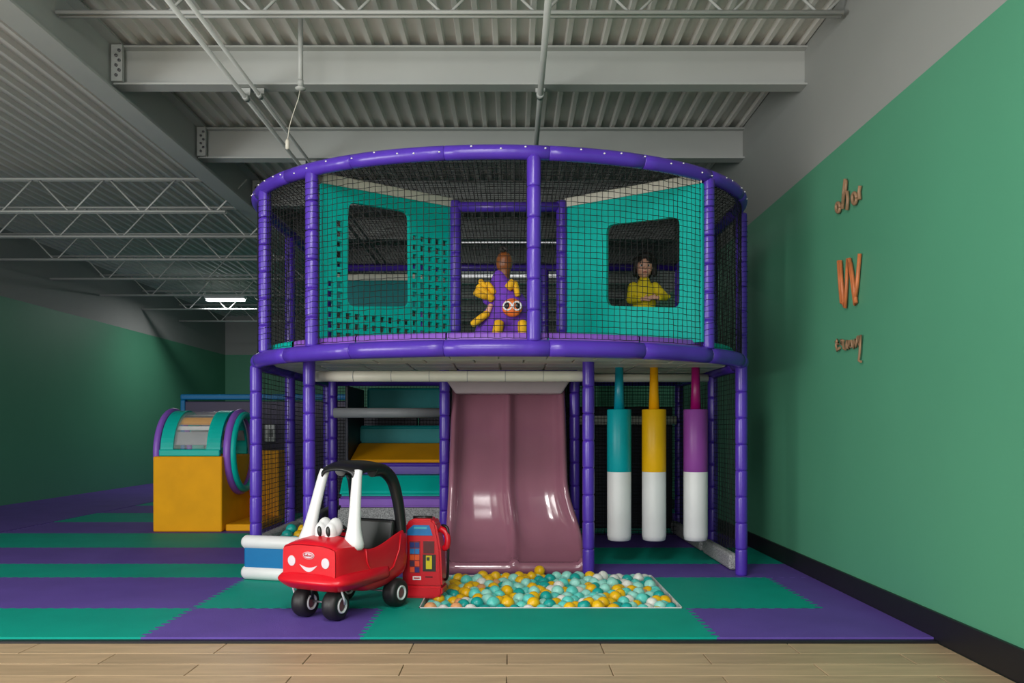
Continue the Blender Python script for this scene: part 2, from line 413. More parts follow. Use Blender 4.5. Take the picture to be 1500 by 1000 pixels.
lettering('wall_capital', 'large orange capital W on the green wall', [[(446, 490), (452, 590), (460, 688), (470, 690), (478, 712), (484, 600), (490, 480), (498, 480), (512, 600), (524, 694), (534, 600), (546, 456)], [(455, 490), (462, 600), (470, 690)], [(503, 500), (518, 600), (529, 690)]], 0.012, M_cop)
lettering('wall_script', 'lowest copper script lettering on the green wall', [[(433, 872), (446, 884), (440, 862), (434, 890), (440, 914), (452, 900)], [(458, 862), (462, 885), (460, 862), (470, 868)], [(468, 868), (470, 905), (480, 910), (486, 868), (488, 906)], [(494, 866), (497, 904), (499, 872), (508, 866), (511, 900)], [(516, 868), (519, 902), (524, 862), (530, 896), (536, 850)], [(538, 845), (546, 890), (552, 840), (546, 925), (542, 962), (552, 966)]], 0.008, M_cop2)

# ---------------------------------------------------------------- the netted play structure
RXC, RA, RB, RYC = -0.09, 1.78, 1.31, 6.17
def ringY(x): return RYC-RB*math.sqrt(max(0, 1-((x-RXC)/RA)**2))
def ring_at(pxx):
    r = (pxx-HX)/F; Y = 5.0
    for _ in range(200):
        Y = 0.5*Y+0.5*ringY(max(RXC-RA, min(RXC+RA, r*Y)))
    return Vector((r*Y, Y, 0))
YB = 8.3
XL, XR = RXC-RA, RXC+RA
def ring_path(n=64, z=0.0, inset=0.0, back=True):
    p = []
    if back: p.append(Vector((XL+inset, YB-inset, z)))
    for i in range(n+1):
        a = PI*i/n
        p.append(Vector((RXC-(RA-inset)*math.cos(a), RYC-(RB-inset)*math.sin(a), z)))
    if back: p.append(Vector((XR-inset, YB-inset, z)))
    return p
Z_TOP, Z_MID = 2.68, 1.518
ps = thing('play_structure', 'two-level purple framed netted play structure with teal window panels', 'play structure', (RXC, 6.2, 0))
OFF = Vector((RXC, 6.2, 0))
def part(o, parent=None):                          # keep world placement under the structure
    o.parent = parent or ps
    if parent is None: o.matrix_parent_inverse = Matrix.Translation(-OFF)
    return o
PR = 0.042
SEG = 0.185
sleeve = MB().lathe([(PR*0.86, 0.0), (PR*0.97, 0.004), (PR, 0.016), (PR*1.01, SEG*0.5), (PR, SEG-0.016), (PR*0.97, SEG-0.004), (PR*0.86, SEG)], 20).mesh('foam_sleeve')
sleeve.materials.append(M_purple)
core_cache = {}
def post(p, z0, z1):
    key = round(z1-z0, 3)
    if key not in core_cache:
        me = MB().tube([(0, 0, 0), (0, 0, key)], PR*0.84, 12).mesh('post'); me.materials.append(M_purple); core_cache[key] = me
    o = part(link('post', core_cache[key], None, None, (p[0], p[1], z0)))
    n = max(1, round((z1-z0)/SEG)); s_ = (z1-z0)/(n*SEG)
    for i in range(n):
        q = link('foam_sleeve', sleeve, None, o, (0, 0, i*SEG*s_), (0, 0, random.random()*6)); q.scale = (1, 1, s_)
    return o
U0, U1 = Z_MID+0.04, Z_TOP-0.02
for x_ in (388, 457, 782, 1037, 1086): post(ring_at(x_), U0, U1)
post((-0.415, 5.98), U0, 2.70); post((0.365, 5.98), U0, 2.70)
for X_ in (XL, XR):
    for Y_ in (6.9, YB): post((X_, Y_), 0.0, Z_MID-0.03); post((X_, Y_), U0, Z_TOP)
post((0.33, YB), U0, Z_TOP); post((-0.9, YB), U0, Z_TOP)
post((-1.822, 5.83), 0.0, Z_MID-0.03); post((1.632, 5.83), 0.0, Z_MID-0.03)
post((-1.416, 5.72), 0.0, 1.53); post((0.541, 5.80), 0.0, 1.53)
post((-0.545, 6.62), 0.0, 1.53); post((0.515, 6.75), 0.0, 1.53)
post((-1.66, 7.6), 0.0, 1.53)
def rail(z, r, nseg, name):
    path = ring_path(72, z)
    o = part(MB().tube(path, r*0.9, 12).build(name, M_purple))
    # vinyl sleeves along the rail, each its own piece
    full = ring_path(nseg*6, z, 0, False)
    runs = [full[i*6:i*6+7] for i in range(nseg)]
    for X_ in (XL, XR):
        for k in range(3):
            a, b = RYC+(YB-RYC)*k/3, RYC+(YB-RYC)*(k+1)/3
            runs.append([Vector((X_, a+(b-a)*t/4, z)) for t in range(5)])
    for q in runs:
        k = len(q); d0 = (q[1]-q[0]).normalized()*0.004; d1 = (q[-1]-q[-2]).normalized()*0.004
        pts = [q[0], q[0]+d0]+q[1:-1]+[q[-1]-d1, q[-1]]
        rr = [r*0.9, r]+[r*1.01]*(k-2)+[r, r*0.9]
        so = MB().tube(pts, rr, 16).build('rail_sleeve', M_purple); so.parent = o
    return o
r_top = rail(Z_TOP, 0.043, 9, 'top_rail'); r_mid = rail(Z_MID, 0.051, 9, 'deck_rail')
tie = MB().ball((0, 0, 0), (0.007, 0.007, 0.005), 8).mesh('rail_stud'); tie.materials.append(M_wplastic)
for t in range(3, 34):
    a = PI*t/36+random.uniform(-0.02, 0.02)
    d = Vector((-math.cos(a), -math.sin(a)*0.8, random.uniform(-0.3, 0.6))).normalized()
    link('rail_stud', tie, None, r_top, Vector((RXC-RA*math.cos(a), RYC-RB*math.sin(a), Z_TOP))+d*0.0435)
# back rails
for z_ in (Z_TOP, Z_MID): part(MB().tube([(XL, YB, z_), (XR, YB, z_)], 0.04, 12).build('back_rail', M_purple))
part(MB().tube([(-0.415, 5.98, 2.66), (0.365, 5.98, 2.66)], 0.036, 14).build('door_rail', M_purple))
# deck, its white underside in panels, curb pads
dk = [(v.x, v.y) for v in ring_path(48, 0, 0.03)]
deck = part(link('deck', poly_mesh([list(reversed(dk))], 1.530, 1.565), M_cream))
tp = part(link('deck_mat', poly_mesh([list(reversed([(v.x, v.y) for v in ring_path(48, 0, 0.10)]))], 1.565, 1.590), M_teal))
pn = {}
def under(w_, d_):
    k = (round(w_, 2), round(d_, 2))
    if k not in pn:
        bm = bmesh.new(); bmesh.ops.create_cube(bm, size=1); bmesh.ops.scale(bm, vec=(w_-0.008, d_-0.008, 0.018), verts=bm.verts)
        bmesh.ops.bevel(bm, geom=bm.edges[:], offset=0.006, segments=1, affect='EDGES')
        me = bpy.data.meshes.new('underside_panel'); bm.to_mesh(me); bm.free(); me.materials.append(M_cream); pn[k] = me
    return pn[k]
yy = 5.02
while yy < 8.0:
    hx = RA*0.965 if yy > RYC else RA*math.sqrt(max(0, 1-((RYC-yy)/RB)**2))*0.965
    x0 = RXC-hx; n = max(1, round(2*hx/0.33)); w_ = 2*hx/n
    for i in range(n): link('underside_panel', under(w_, 0.30), None, deck, (x0+w_*(i+0.5), yy+0.15, 1.521))
    yy += 0.30
def band(a0, a1, inset, z0, z1, th, n=40):
    mb = MB(); rows = []
    for i in range(n+1):
        a = a0+(a1-a0)*i/n; c, s_ = math.cos(a), math.sin(a)
        o_ = lambda k, z: (RXC-(RA-k)*c, RYC-(RB-k)*s_, z)
        rows.append([o_(inset, z0), o_(inset, z1-0.01), o_(inset+0.01, z1), o_(inset+th-0.01, z1), o_(inset+th, z1-0.01), o_(inset+th, z0)])
    mb.grid(rows); return mb
for k in range(5):
    a0 = PI*0.215+PI*0.57*k/5; part(band(a0+0.003, a0+PI*0.57/5-0.003, 0.055, 1.535, 1.618, 0.09, 12).build('curb_pad', M_purple2))
for a0, a1 in ((0.02, PI*0.21), (PI*0.79, PI-0.02)): part(band(a0, a1, 0.055, 1.535, 1.618, 0.09, 14).build('curb_pad', M_teal))

# teal panels with windows
def panel_pts(A, B, thick=0.03):
    d = (B-A); L_ = d.length; t = d.normalized(); return A, t, L_
def panel_map(A, B, x, y):                         # pixel to (along, height) on the panel plane
    r = (x-HX)/F; d = B-A
    t = (r*A.y-A.x)/(d.x-r*d.y); Y = A.y+d.y*t
    return (t*d.length, CAMZ+(HY-y)/F*Y)
def rrect(pts, r, n=5):
    out = []; k = len(pts)
    for i in range(k):
        p = Vector(pts[i]); a = (Vector(pts[i-1])-p).normalized(); b = (Vector(pts[(i+1) % k])-p).normalized()
        for j in range(n+1):
            t = j/n; out.append(tuple((p+a*r)*(1-t)**2+p*2*t*(1-t)+(p+b*r)*t*t))
    return out
def teal_panel(A, B, win, weave, topA, topB, label):
    A, B = Vector(A), Vector(B); d = (B-A).normalized(); L_ = (B-A).length
    wl = [panel_map(A, B, *p) for p in win]
    outer = [(0, 1.60), (L_, 1.60), (L_, topB), (0, topA)]
    holes = [rrect(wl, 0.055)]
    if weave:
        xs = [p[0] for p in wl]; zs = [p[1] for p in wl]; pit_ = 0.0665
        nx = int(L_/pit_)
        for j in range(12):
            z = 1.63+0.0665*j+0.02
            for i in range(nx):
                x = 0.03+(L_-0.06)*(i+0.5)/nx; h = 0.0200*random.uniform(0.85, 1.1)
                if min(xs)-0.035 < x < max(xs)+0.035 and min(zs)-0.045 < z < max(zs)+0.05: continue
                if (i == 0 and j > 5) : continue
                holes.append([(x-h, z-h), (x-h, z+h), (x+h, z+h), (x+h, z-h)])
    me = poly_mesh([outer]+holes, -0.015, 0.015); me.materials.append(M_teal)
    o = bpy.data.objects.new('window_panel', me); COL.objects.link(o); part(o); tag(o, label)
    ang = math.atan2(d.y, d.x)
    o.matrix_basis = Matrix.Translation(Vector((A.x, A.y, 0))) @ Matrix.Rotation(ang, 4, 'Z') @ Matrix.Rotation(PI/2, 4, 'X')
    tr = MB().grid([[(0, topA+z, y) for z, y in ((0, -0.022), (0.060, -0.026), (0.072, 0), (0.060, 0.026), (0, 0.022))], [(L_, topB+z, y) for z, y in ((0, -0.022), (0.060, -0.026), (0.072, 0), (0.060, 0.026), (0, 0.022))]], smooth=False).build('top_trim', M_cream, o)
    return o
teal_panel((-1.235, 5.29), (-0.445, 5.98), [(508, 449), (599, 449), (598, 311), (509, 296)], True, 2.622, 2.655, 'teal webbing panel with square holes around its window')
teal_panel((0.40, 5.98), (1.235, 5.29), [(890, 448), (997, 451), (997, 318), (890, 330)], False, 2.655, 2.622, 'smooth teal panel with a rounded window')
# a second teal board with a cream top deep inside
bk = part(rbox('inner_panel', (0.95, 0.05, 0.27), M_tealdk, None, (-1.28, 8.05, 2.365), 0.015))
bt = part(rbox('inner_trim', (0.95, 0.06, 0.07), M_cream, None, (-1.28, 8.05, 2.53), 0.02))

# nets
def arc(u, z, inset=0.0): 
    a = PI*(0.012+0.976*u); return (RXC-(RA-inset)*math.cos(a), RYC-(RB-inset)*math.sin(a), z)
arcs = []                                            # even spacing along the curve
tot = 0; prev = Vector(arc(0, 0)); tab = [(0, 0)]
for i in range(1, 801):
    p = Vector(arc(i/800, 0)); tot += (p-prev).length; prev = p; tab.append((tot, i/800))
def ev(s_):
    s_ *= tot; lo, hi = 0, 800
    while hi-lo > 1:
        m_ = (lo+hi)//2
        if tab[m_][0] < s_: lo = m_
        else: hi = m_
    return tab[hi][1]
mb = MB(); nu = round(tot/0.039); us = [ev(i/nu) for i in range(nu+1)]
net(mb, lambda u, v: arc(us[round(u*nu)], Z_MID+0.06+(Z_TOP-Z_MID-0.08)*v, 0.0), nu, 29, 0.0021, su=nu, sv=10, jit=0.0025)
part(mb.build('front_net', M_net))
for X_ in (XL, XR):
    mb = MB(); net(mb, lambda u, v: (X_, RYC+(YB-RYC)*u, Z_MID+(Z_TOP-Z_MID)*v), 62, 36, 0.0027, su=10, sv=8)
    part(mb.build('side_net', M_net))
mb = MB()
net(mb, lambda u, v: (XL+(XR-XL)*u, YB, Z_MID+(Z_TOP-Z_MID)*v), 110, 38, 0.0027, su=12, sv=6)
part(mb.build('back_net', M_net))
mb = MB()                                            # roof net, clipped to the plan of the rail
x = XL+0.03
while x < XR:
    mb.tube([(x+random.uniform(-.003, .003), ringY(x)+(YB-ringY(x))*k/6, Z_TOP+0.015+0.06*math.sin(PI*k/6)) for k in range(7)], 0.0028, 3, cap=False); x += 0.030
y = RYC-RB+0.03
while y < YB:
    hx = RA if y > RYC else RA*math.sqrt(max(0, 1-((RYC-y)/RB)**2))
    mb.tube([(RXC-hx+2*hx*k/8, y+random.uniform(-.003, .003), Z_TOP+0.015+0.06*math.sin(PI*min(1, max(0, (y-4.86)/3.4)))*math.sin(PI*k/8)**0.5) for k in range(9)], 0.0028, 3, cap=False); y += 0.030
part(mb.build('roof_net', M_net))
def low_net(fn, nu_, nv_):
    mb = MB(); net(mb, fn, nu_, nv_, 0.0024, su=8, sv=6); part(mb.build('lower_net', M_net))
for X_ in (XL, XR): low_net(lambda u, v: (X_, 5.9+(YB-5.9)*u, 0.04+1.46*v), 66, 38)
low_net(lambda u, v: (0.53, 6.8+(YB-6.8)*u, 0.02+1.5*v), 42, 38)
low_net(lambda u, v: (-0.56, 6.7+(YB-6.7)*u, 0.02+1.5*v), 42, 38)
low_net(lambda u, v: (XL+(XR-XL)*u, YB, 0.02+1.5*v), 110, 46)
low_net(lambda u, v: (0.56+(1.66-0.56)*u, YB-0.35, 0.02+1.5*v), 36, 40)
for x_ in (388, 457, 1037, 1086):                    # lacing that ties the net to the posts
    c = ring_at(x_); n = 26*10
    part(MB().tube([(c.x+(PR+0.003+0.006*(i % 20 < 4))*math.cos(i*2*PI/10), c.y+(PR+0.003)*math.sin(i*2*PI/10), U0+0.06+(U1-U0-0.12)*i/n+random.uniform(-.004, .004)) for i in range(n+1)], 0.0015, 3, cap=False).build('net_lacing', M_net))
# lower bars, base pads and dark back boards
bar = part(MB().tube([(-1.40, 5.84, 1.415), (-0.9, 5.84, 1.415), (0.40, 5.84, 1.415), (0.50, 5.84, 1.415), (0.515, 5.84, 1.415)], [0.038, 0.039, 0.039, 0.039, 0.026], 18).build('cross_bar', M_cream))
for k in range(1, 7): MB().tube([(-1.40+0.27*k, 5.84, 1.415), (-1.396+0.27*k, 5.84, 1.415)], 0.0397, 18).build('bar_seam', M_grey).parent = bar; 
for ch in bar.children: ch.matrix_parent_inverse = Matrix.Identity(4)
part(MB().tube([(-0.42, 6.3, 1.46), (0.5, 6.3, 1.46)], 0.034, 14).build('cross_bar', M_purple))
part(MB().tube([(0.56, YB-0.1, 1.13), (XR-0.05, YB-0.1, 1.13)], 0.045, 14).build('cross_bar', M_cream))
part(MB().tube([(0.56, 6.9, 1.47), (XR-0.04, 6.9, 1.47)], 0.034, 14).build('cross_bar', M_cream))
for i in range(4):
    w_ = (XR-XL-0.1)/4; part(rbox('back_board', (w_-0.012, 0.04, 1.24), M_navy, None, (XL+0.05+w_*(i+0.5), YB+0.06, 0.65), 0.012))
for a, b in ((6.0, 6.85), (6.96, 8.22)): part(rbox('base_pad', (0.07, b-a, 0.12), M_speck, None, (XR-0.065, (a+b)/2, 0.065), 0.025, 3))
part(rbox('base_pad', (0.09, 0.95, 0.27), M_speck, None, (XL+0.06, 6.38, 0.137), 0.025, 3))
part(rbox('base_pad', (0.09, 1.25, 0.27), M_speck, None, (XL+0.06, 7.6, 0.137), 0.025, 3))

# padded barrier in front of the side ball bay
bar_t = thing('padded_barrier', 'low blue padded barrier with white rolls beside the toy car', 'barrier', (-1.60, 5.66, 0))
a_, b_ = Vector((-0.26, 0.02, 0)), Vector((0.26, -0.12, 0))
def roll(z, r): return MB().tube([a_+Vector((0, 0, z)), a_.lerp(b_, 0.04)+Vector((0, 0, z)), a_.lerp(b_, 0.96)+Vector((0, 0, z)), b_+Vector((0, 0, z))], [r*0.7, r, r, r*0.7], 18)
roll(0.258, 0.048).build('top_roll', M_white, bar_t); roll(0.05, 0.05).build('bottom_roll', M_white, bar_t)
rbox('blue_pad', (0.50, 0.06, 0.16), M_blue, bar_t, (0, -0.05, 0.155), 0.012, 2, (0, 0, math.atan2(-0.14, 0.52)))

# climbing steps behind the toy car
st = thing('climbing_steps', 'stacked purple, teal and yellow padded climbing steps under the deck', 'climbing steps', (-1.03, 7.3, 0))
def step(y0, z0, y1, z1, y2, m, z_bot, x0=-0.445, x1=0.445):
    """padded block: face rising from (y0,z0) to (y1,z1), then back to y2"""
    bm = bmesh.new(); vs_ = []
    for x in (x0, x1):
        vs_.append([bm.verts.new((x, y-7.3, z)) for y, z in ((y0, z_bot), (y0, z0), (y1, z1), (y2, z1), (y2, z_bot))])
    bm.faces.new(vs_[0][::-1]); bm.faces.new(vs_[1])
    for i in range(5): bm.faces.new((vs_[0][i], vs_[0][(i+1) % 5], vs_[1][(i+1) % 5], vs_[1][i]))
    bmesh.ops.recalc_face_normals(bm, faces=bm.faces[:])
    bmesh.ops.bevel(bm, geom=bm.edges[:], offset=0.016, segments=2, affect='EDGES')
    me = bpy.data.meshes.new('step_pad'); bm.to_mesh(me); bm.free(); return link('step_pad', me, m, st)
step(6.92, 0.30, 6.94, 0.37, 8.15, M_speck, 0.0); step(6.97, 0.46, 6.98, 0.465, 8.15, M_purple2, 0.375)
step(7.0, 0.50, 7.14, 0.635, 8.15, M_teal, 0.468); step(7.36, 0.72, 7.37, 0.735, 8.15, M_purple, 0.638)
step(7.40, 0.76, 7.85, 0.905, 8.15, M_yellow, 0.738); step(7.92, 1.06, 7.93, 1.075, 8.15, M_tealdk, 0.908)
rbox('back_pad', (0.86, 0.06, 0.22), M_tealdk, st, (0.02, 0.86, 1.34), 0.02)
MB().tube([(-0.50, -0.25, 1.18), (0.44, -0.25, 1.18)], 0.043, 16).build('hand_bar', M_grey, st)
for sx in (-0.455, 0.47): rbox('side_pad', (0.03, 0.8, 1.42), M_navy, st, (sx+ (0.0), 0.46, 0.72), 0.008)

# slide
sl = thing('slide', 'wide mauve double-lane plastic slide', 'slide', (0.0, 6.4, 0))
path = [(6.84, 1.39), (6.785, 1.29), (6.71, 1.14), (6.62, 0.95), (6.53, 0.76), (6.455, 0.58), (6.40, 0.42), (6.34, 0.28), (6.245, 0.165), (6.12, 0.095), (5.99, 0.058), (5.93, 0.048), (5.895, 0.045)]
def cr(pts, k=4):
    out = []
    for i in range(len(pts)-1):
        p0, p1, p2, p3 = [Vector(pts[max(0, min(len(pts)-1, j))]) for j in (i-1, i, i+1, i+2)]
        for j in range(k):
            t = j/k; out.append(0.5*((2*p1)+(p2-p0)*t+(2*p0-5*p1+4*p2-p3)*t*t+(3*p1-p0-3*p2+p3)*t**3))
    out.append(Vector(pts[-1])); return out
sp_ = cr(path); K = len(sp_)
sec = [(-1.03, -0.07), (-1.03, 0.075), (-0.995, 0.10), (-0.955, 0.095), (-0.915, 0.055), (-0.87, 0.02), (-0.79, 0.004), (-0.6, 0.0), (-0.35, 0.0), (-0.13, 0.004), (-0.07, 0.02), (-0.035, 0.052), (0, 0.058)]
sec = sec+[(-x, h) for x, h in reversed(sec[:-1])]
rows = []
for i, p in enumerate(sp_):
    t = (sp_[min(K-1, i+1)]-sp_[max(0, i-1)]).normalized(); nrm = Vector((t[1], -t[0]))
    if nrm[1] < 0: nrm = -nrm
    f_ = i/(K-1); fl = max(0, min(1, (0.62-p[1])/0.5)); fl = fl*fl*(3-2*fl)
    cx = -0.03+0.045*fl; hw = 0.445+0.035*fl
    eh = max(0, (f_-0.93)/0.07)
    row = []
    for x, h in sec:
        ax = abs(x)
        hh = h
        if ax > 0.86: hh = h*(1-0.35*fl)
        if ax < 0.9: hh = h*(1-eh)+0.034*eh**2 if h < 0.034 else h
        xx = x*hw+(math.copysign(0.022*fl, x) if ax > 0.9 else 0)
        row.append((cx+xx, p[0]-6.4+nrm[0]*hh, max(0.003, p[1]+nrm[1]*hh-0.0)))
    rows.append(row)
last = rows[-1]
rows.append([(x, y-0.022, z-0.008) for x, y, z in last]); rows.append([(x, y-0.032, max(0.003, z-0.03)) for x, y, z in last]); rows.append([(x, y-0.032, 0.003) for x, y, z in last])
so = MB().grid(rows).build('slide_bed', M_slide, sl)
sd = so.modifiers.new('thickness', 'SOLIDIFY'); sd.thickness = 0.006
hd = MB()
hd.add([(-0.525, 0.17, 1.425), (0.465, 0.17, 1.425), (0.465, 0.50, 1.425), (-0.525, 0.50, 1.425), (-0.455, 0.20, 1.325), (0.40, 0.20, 1.325), (0.40, 0.50, 1.325), (-0.455, 0.50, 1.325)],
       [(0, 1, 2, 3), (7, 6, 5, 4), (0, 4, 5, 1), (1, 5, 6, 2), (2, 6, 7, 3), (3, 7, 4, 0)])
ho = hd.build('entry_hood', mat('pale_mauve_vinyl', (176, 160, 166), 0.4, 0.05, 5), sl); bv = ho.modifiers.new('b', 'BEVEL'); bv.width = 0.012; bv.segments = 2

# hanging bags
def bag(x, col, stemcol, label, dz=0.0):
    t = thing('hanging_bag', label, 'punch bag', ((x-HX)/F*6.3, 6.3, 0), random.random(), 'padded bags hanging under the deck')
    r = 0.092
    MB().lathe([(r*0.8, 0.185), (r*0.93, 0.19), (r, 0.225), (r, 0.71), (r*0.995, 0.712)], 32).build('lower_sleeve', M_white, t)
    MB().lathe([(r*0.995, 0.712), (r*1.005, 0.714), (r*1.005, 1.185), (r*0.97, 1.19), (0.03, 1.19)], 32).build('upper_sleeve', col, t)
    MB().lathe([(0.040, 1.188), (0.034, 1.35), (0.031, 1.52)], 20).build('stem', stemcol, t)
bag(907, mat('turquoise_bag_vinyl', (0, 156, 164), 0.38, spec=0.3), mat('turquoise_stem', (0, 140, 160), 0.35), 'turquoise over white hanging punch bag beside the slide')
bag(958, mat('yellow_bag_vinyl', (232, 176, 10), 0.38, spec=0.3), M_yellow, 'yellow over white hanging punch bag in the middle of the three')
bag(1019, mat('violet_bag_vinyl', (138, 66, 150), 0.38, spec=0.3), mat('magenta_stem', (150, 10, 100), 0.35), 'violet over white hanging punch bag by the netted side')

# ---------------------------------------------------------------- ball pit
pit = thing('ball_pit', 'shallow white-lined ball pit sunk in the mats before the slide', 'ball pit', (0.22, 5.28, 0))
lx0, lx1, ly0, ly1 = PITX0-0.22, PITX1-0.22, YR[1]+0.006-5.28, PITY1-5.28
MB().box((lx0, ly0, -0.118), (lx1, ly1, -0.10)).build('liner', M_white, pit)
for a, b in (((lx0, ly0, -0.1), (lx1, ly0+0.006, 0.003)), ((lx0, ly1-0.006, -0.1), (lx1, ly1, 0.003)), ((lx0, ly0, -0.1), (lx0+0.006, ly1, 0.003)), ((lx1-0.006, ly0, -0.1), (lx1, ly1, 0.003))):
    MB().box(a, b).build('rim', M_white, pit)
BR = 0.040
ballmesh = {}
BC = {'aqua': (96, 206, 196), 'teal': (20, 158, 152), 'yellow': (236, 184, 16), 'white': (226, 226, 220), 'peach': (226, 160, 110), 'mint': (150, 218, 206)}
def ball_me(c, deform):
    k = (c, deform)
    if k not in ballmesh:
        bm = bmesh.new(); bmesh.ops.create_icosphere(bm, subdivisions=3, radius=BR)
        rnd = random.Random(deform*7+3)
        for _ in range(1+deform % 2):
            d = Vector((rnd.uniform(-1, 1), rnd.uniform(-1, 1), rnd.uniform(-0.2, 1))).normalized()
            for v in bm.verts:
                q = v.co.normalized().dot(d)
                if q > 0.72: v.co *= 1-(q-0.72)*0.55
        for f in bm.faces: f.smooth = True
        me = bpy.data.meshes.new('ball'); bm.to_mesh(me); bm.free()
        me.materials.append(mat('ball_'+c, BC[c], 0.35, 0.05, 12)); ballmesh[k] = me
    return ballmesh[k]
def ball(p, c, where, group):
    o = link('pit_ball', ball_me(c, random.randrange(4)), None, None, p, (random.random()*6, random.random()*6, random.random()*6))
    s_ = random.uniform(0.94, 1.05); o.scale = (s_, s_, s_)
    tag(o, '%s plastic ball %s' % (c, where), 'ball', group)
nb = 0
ncol, nrow = 18, 13
for j in range(nrow):
    for i in range(ncol):
        x = PITX0+0.05+(PITX1-PITX0-0.10)*(i+(0.3 if j % 2 else -0.15)+0.2)/(ncol-0.8)+random.uniform(-.010, .010)
        y = YR[1]+0.058+(PITY1-YR[1]-0.106)*j/(nrow-1)+random.uniform(-.008, .008)
        x = max(PITX0+0.052, min(PITX1-0.052, x))
        rndc = random.random(); back = j/nrow
        z = -0.040+random.choice((0, 0.0, 0.012, 0.024))+0.020*back+(0.012 if 2 < i < ncol-3 else 0)
        if y > 5.76: z = min(z, -0.02)
        if x > 0.55 and back > 0.55: c = random.choice(['white', 'white', 'teal', 'aqua', 'mint'])
        else: c = 'yellow' if rndc < 0.36 else 'aqua' if rndc < 0.56 else 'mint' if rndc < 0.76 else 'teal' if rndc < 0.90 else 'white' if rndc < 0.975 else 'peach'
        ORD = 'first second third fourth fifth sixth seventh eighth ninth tenth eleventh twelfth thirteenth fourteenth fifteenth sixteenth seventeenth eighteenth'.split()
        if j == 0: wh = '%s from the toy pump in the pit row along the front edge' % ORD[i]
        elif j == 1: wh = '%s from the toy pump in the second pit row from the front' % ORD[i]
        else:
            wh = ('in the pit below the slide lip' if j > 9 else 'in the middle of the sunken pit' if j > 5 else 'in the front half of the sunken pit')+(', toward the toy pump' if i < 5 else ', toward the hanging bags' if i > 12 else ', between pump and bags')
        ball((x, y, z), c, wh, 'balls in the pit before the slide'); nb += 1
ball((px(790, 838, 5.83).x, 5.80, 0.035), 'yellow', 'resting highest against the foot of the slide', None)
for j in range(4):
    for i in range(4):
        ball((-1.70+0.085*i+random.uniform(-.008, .008), 5.92+0.16*j*0.8+random.uniform(-.01, .01), 0.175+0.03*(j)+random.uniform(0, .012)), random.choice(['yellow', 'yellow', 'teal', 'aqua', 'teal']), 'piled behind the blue padded barrier', 'balls behind the padded barrier')
hb = tag(rbox('ball_bay_cushion', (0.42, 0.62, 0.14), M_tealdk, None, (-1.58, 6.11, 0.07), 0.03), 'dark teal cushion under the balls behind the blue barrier', 'cushion')

# ---------------------------------------------------------------- toy car
car = thing('toy_car', 'red toddler ride-on car with black roof, white pillars and smiling face', 'toy car', (-0.945, 4.70, 0), math.atan2(-0.89, -0.45))
# local axes: +x is the car's front, +y its own left-hand side (the side in view), z up
secs = [  # x, half width, bottom, rim height, middle height
 (-0.375, 0.120, 0.28, 0.36, 0.36), (-0.365, 0.155, 0.22, 0.41, 0.41), (-0.34, 0.185, 0.18, 0.435, 0.43), (-0.30, 0.200, 0.165, 0.445, 0.43), (-0.285, 0.203, 0.16, 0.445, 0.24),
 (-0.20, 0.207, 0.14, 0.43, 0.21), (-0.10, 0.208, 0.118, 0.395, 0.20), (0.0, 0.208, 0.118, 0.37, 0.20), (0.08, 0.208, 0.13, 0.372, 0.20), (0.115, 0.207, 0.155, 0.385, 0.22), (0.125, 0.206, 0.155, 0.39, 0.452),
 (0.17, 0.205, 0.16, 0.400, 0.452), (0.24, 0.202, 0.165, 0.405, 0.447), (0.290, 0.196, 0.17, 0.405, 0.436), (0.318, 0.189, 0.18, 0.402, 0.424), (0.330, 0.180, 0.19, 0.394, 0.410)]
rows = []
for x, hw, zb, zt, zm in secs:
    prof = [(0.0, zb), (0.6, zb), (0.86, zb+0.008), (0.97, zb+0.035), (1.0, zb+(zt-zb)*0.35), (1.0, zb+(zt-zb)*0.75), (0.985, zt-0.012), (0.955, zt), (0.915, zt-0.004)]
    dz = zm-zt
    if dz < -0.05: prof += [(0.885, zt-0.03), (0.87, zm+0.05), (0.80, zm+0.01), (0.5, zm), (0.0, zm)]
    else: prof += [(0.88, zt+dz*0.1), (0.78, zt+dz*0.4), (0.6, zt+dz*0.75), (0.35, zm-dz*0.05), (0.0, zm)]
    rows.append([(x, hw*f_, z) for f_, z in prof]+[(x, -hw*f_, z) for f_, z in reversed(prof[1:-1])])
mb = MB(); mb.grid(rows, True, 0, True); k = len(rows[0])
mb.f += [tuple(range(k)), tuple(reversed(range((len(rows)-1)*k, len(rows)*k)))]; mb.sm += [False]*2; mb.mi += [0]*2
body = mb.build('body', M_red, car)
ss = body.modifiers.new('s', 'SUBSURF'); ss.levels = 1; ss.render_levels = 1
# flared skirt round the nose and along the sill
sk = [(-0.12, 0.205), (0.0, 0.212), (0.12, 0.214), (0.22, 0.211), (0.285, 0.203), (0.318, 0.185), (0.334, 0.12), (0.338, 0.0)]
sk = sk+[(x, -y) for x, y in reversed(sk[:-1])]
mb = MB(); rws = []
for i, (x, y) in enumerate(sk):
    e = min(1, min(i, len(sk)-1-i)/3); d = Vector((x*0.6, y, 0)).normalized()
    q = lambda o_, z: (x+d.x*o_, y+d.y*o_, z)
    lift = 0.0
    rws.append([q(-0.03, 0.262), q(-0.006, 0.256), q(0.012*e+0.002, 0.242), q(0.032*e+0.004, 0.222), q(0.030*e+0.003, 0.212), q(0.008, 0.195), q(-0.02, 0.172), q(-0.06, 0.165)])
mb.grid(rws); sko = mb.build('skirt', M_red, car)
sd = sko.modifiers.new('t', 'SOLIDIFY'); sd.thickness = 0.006; s2 = sko.modifiers.new('s', 'SUBSURF'); s2.levels = 1; s2.render_levels = 1
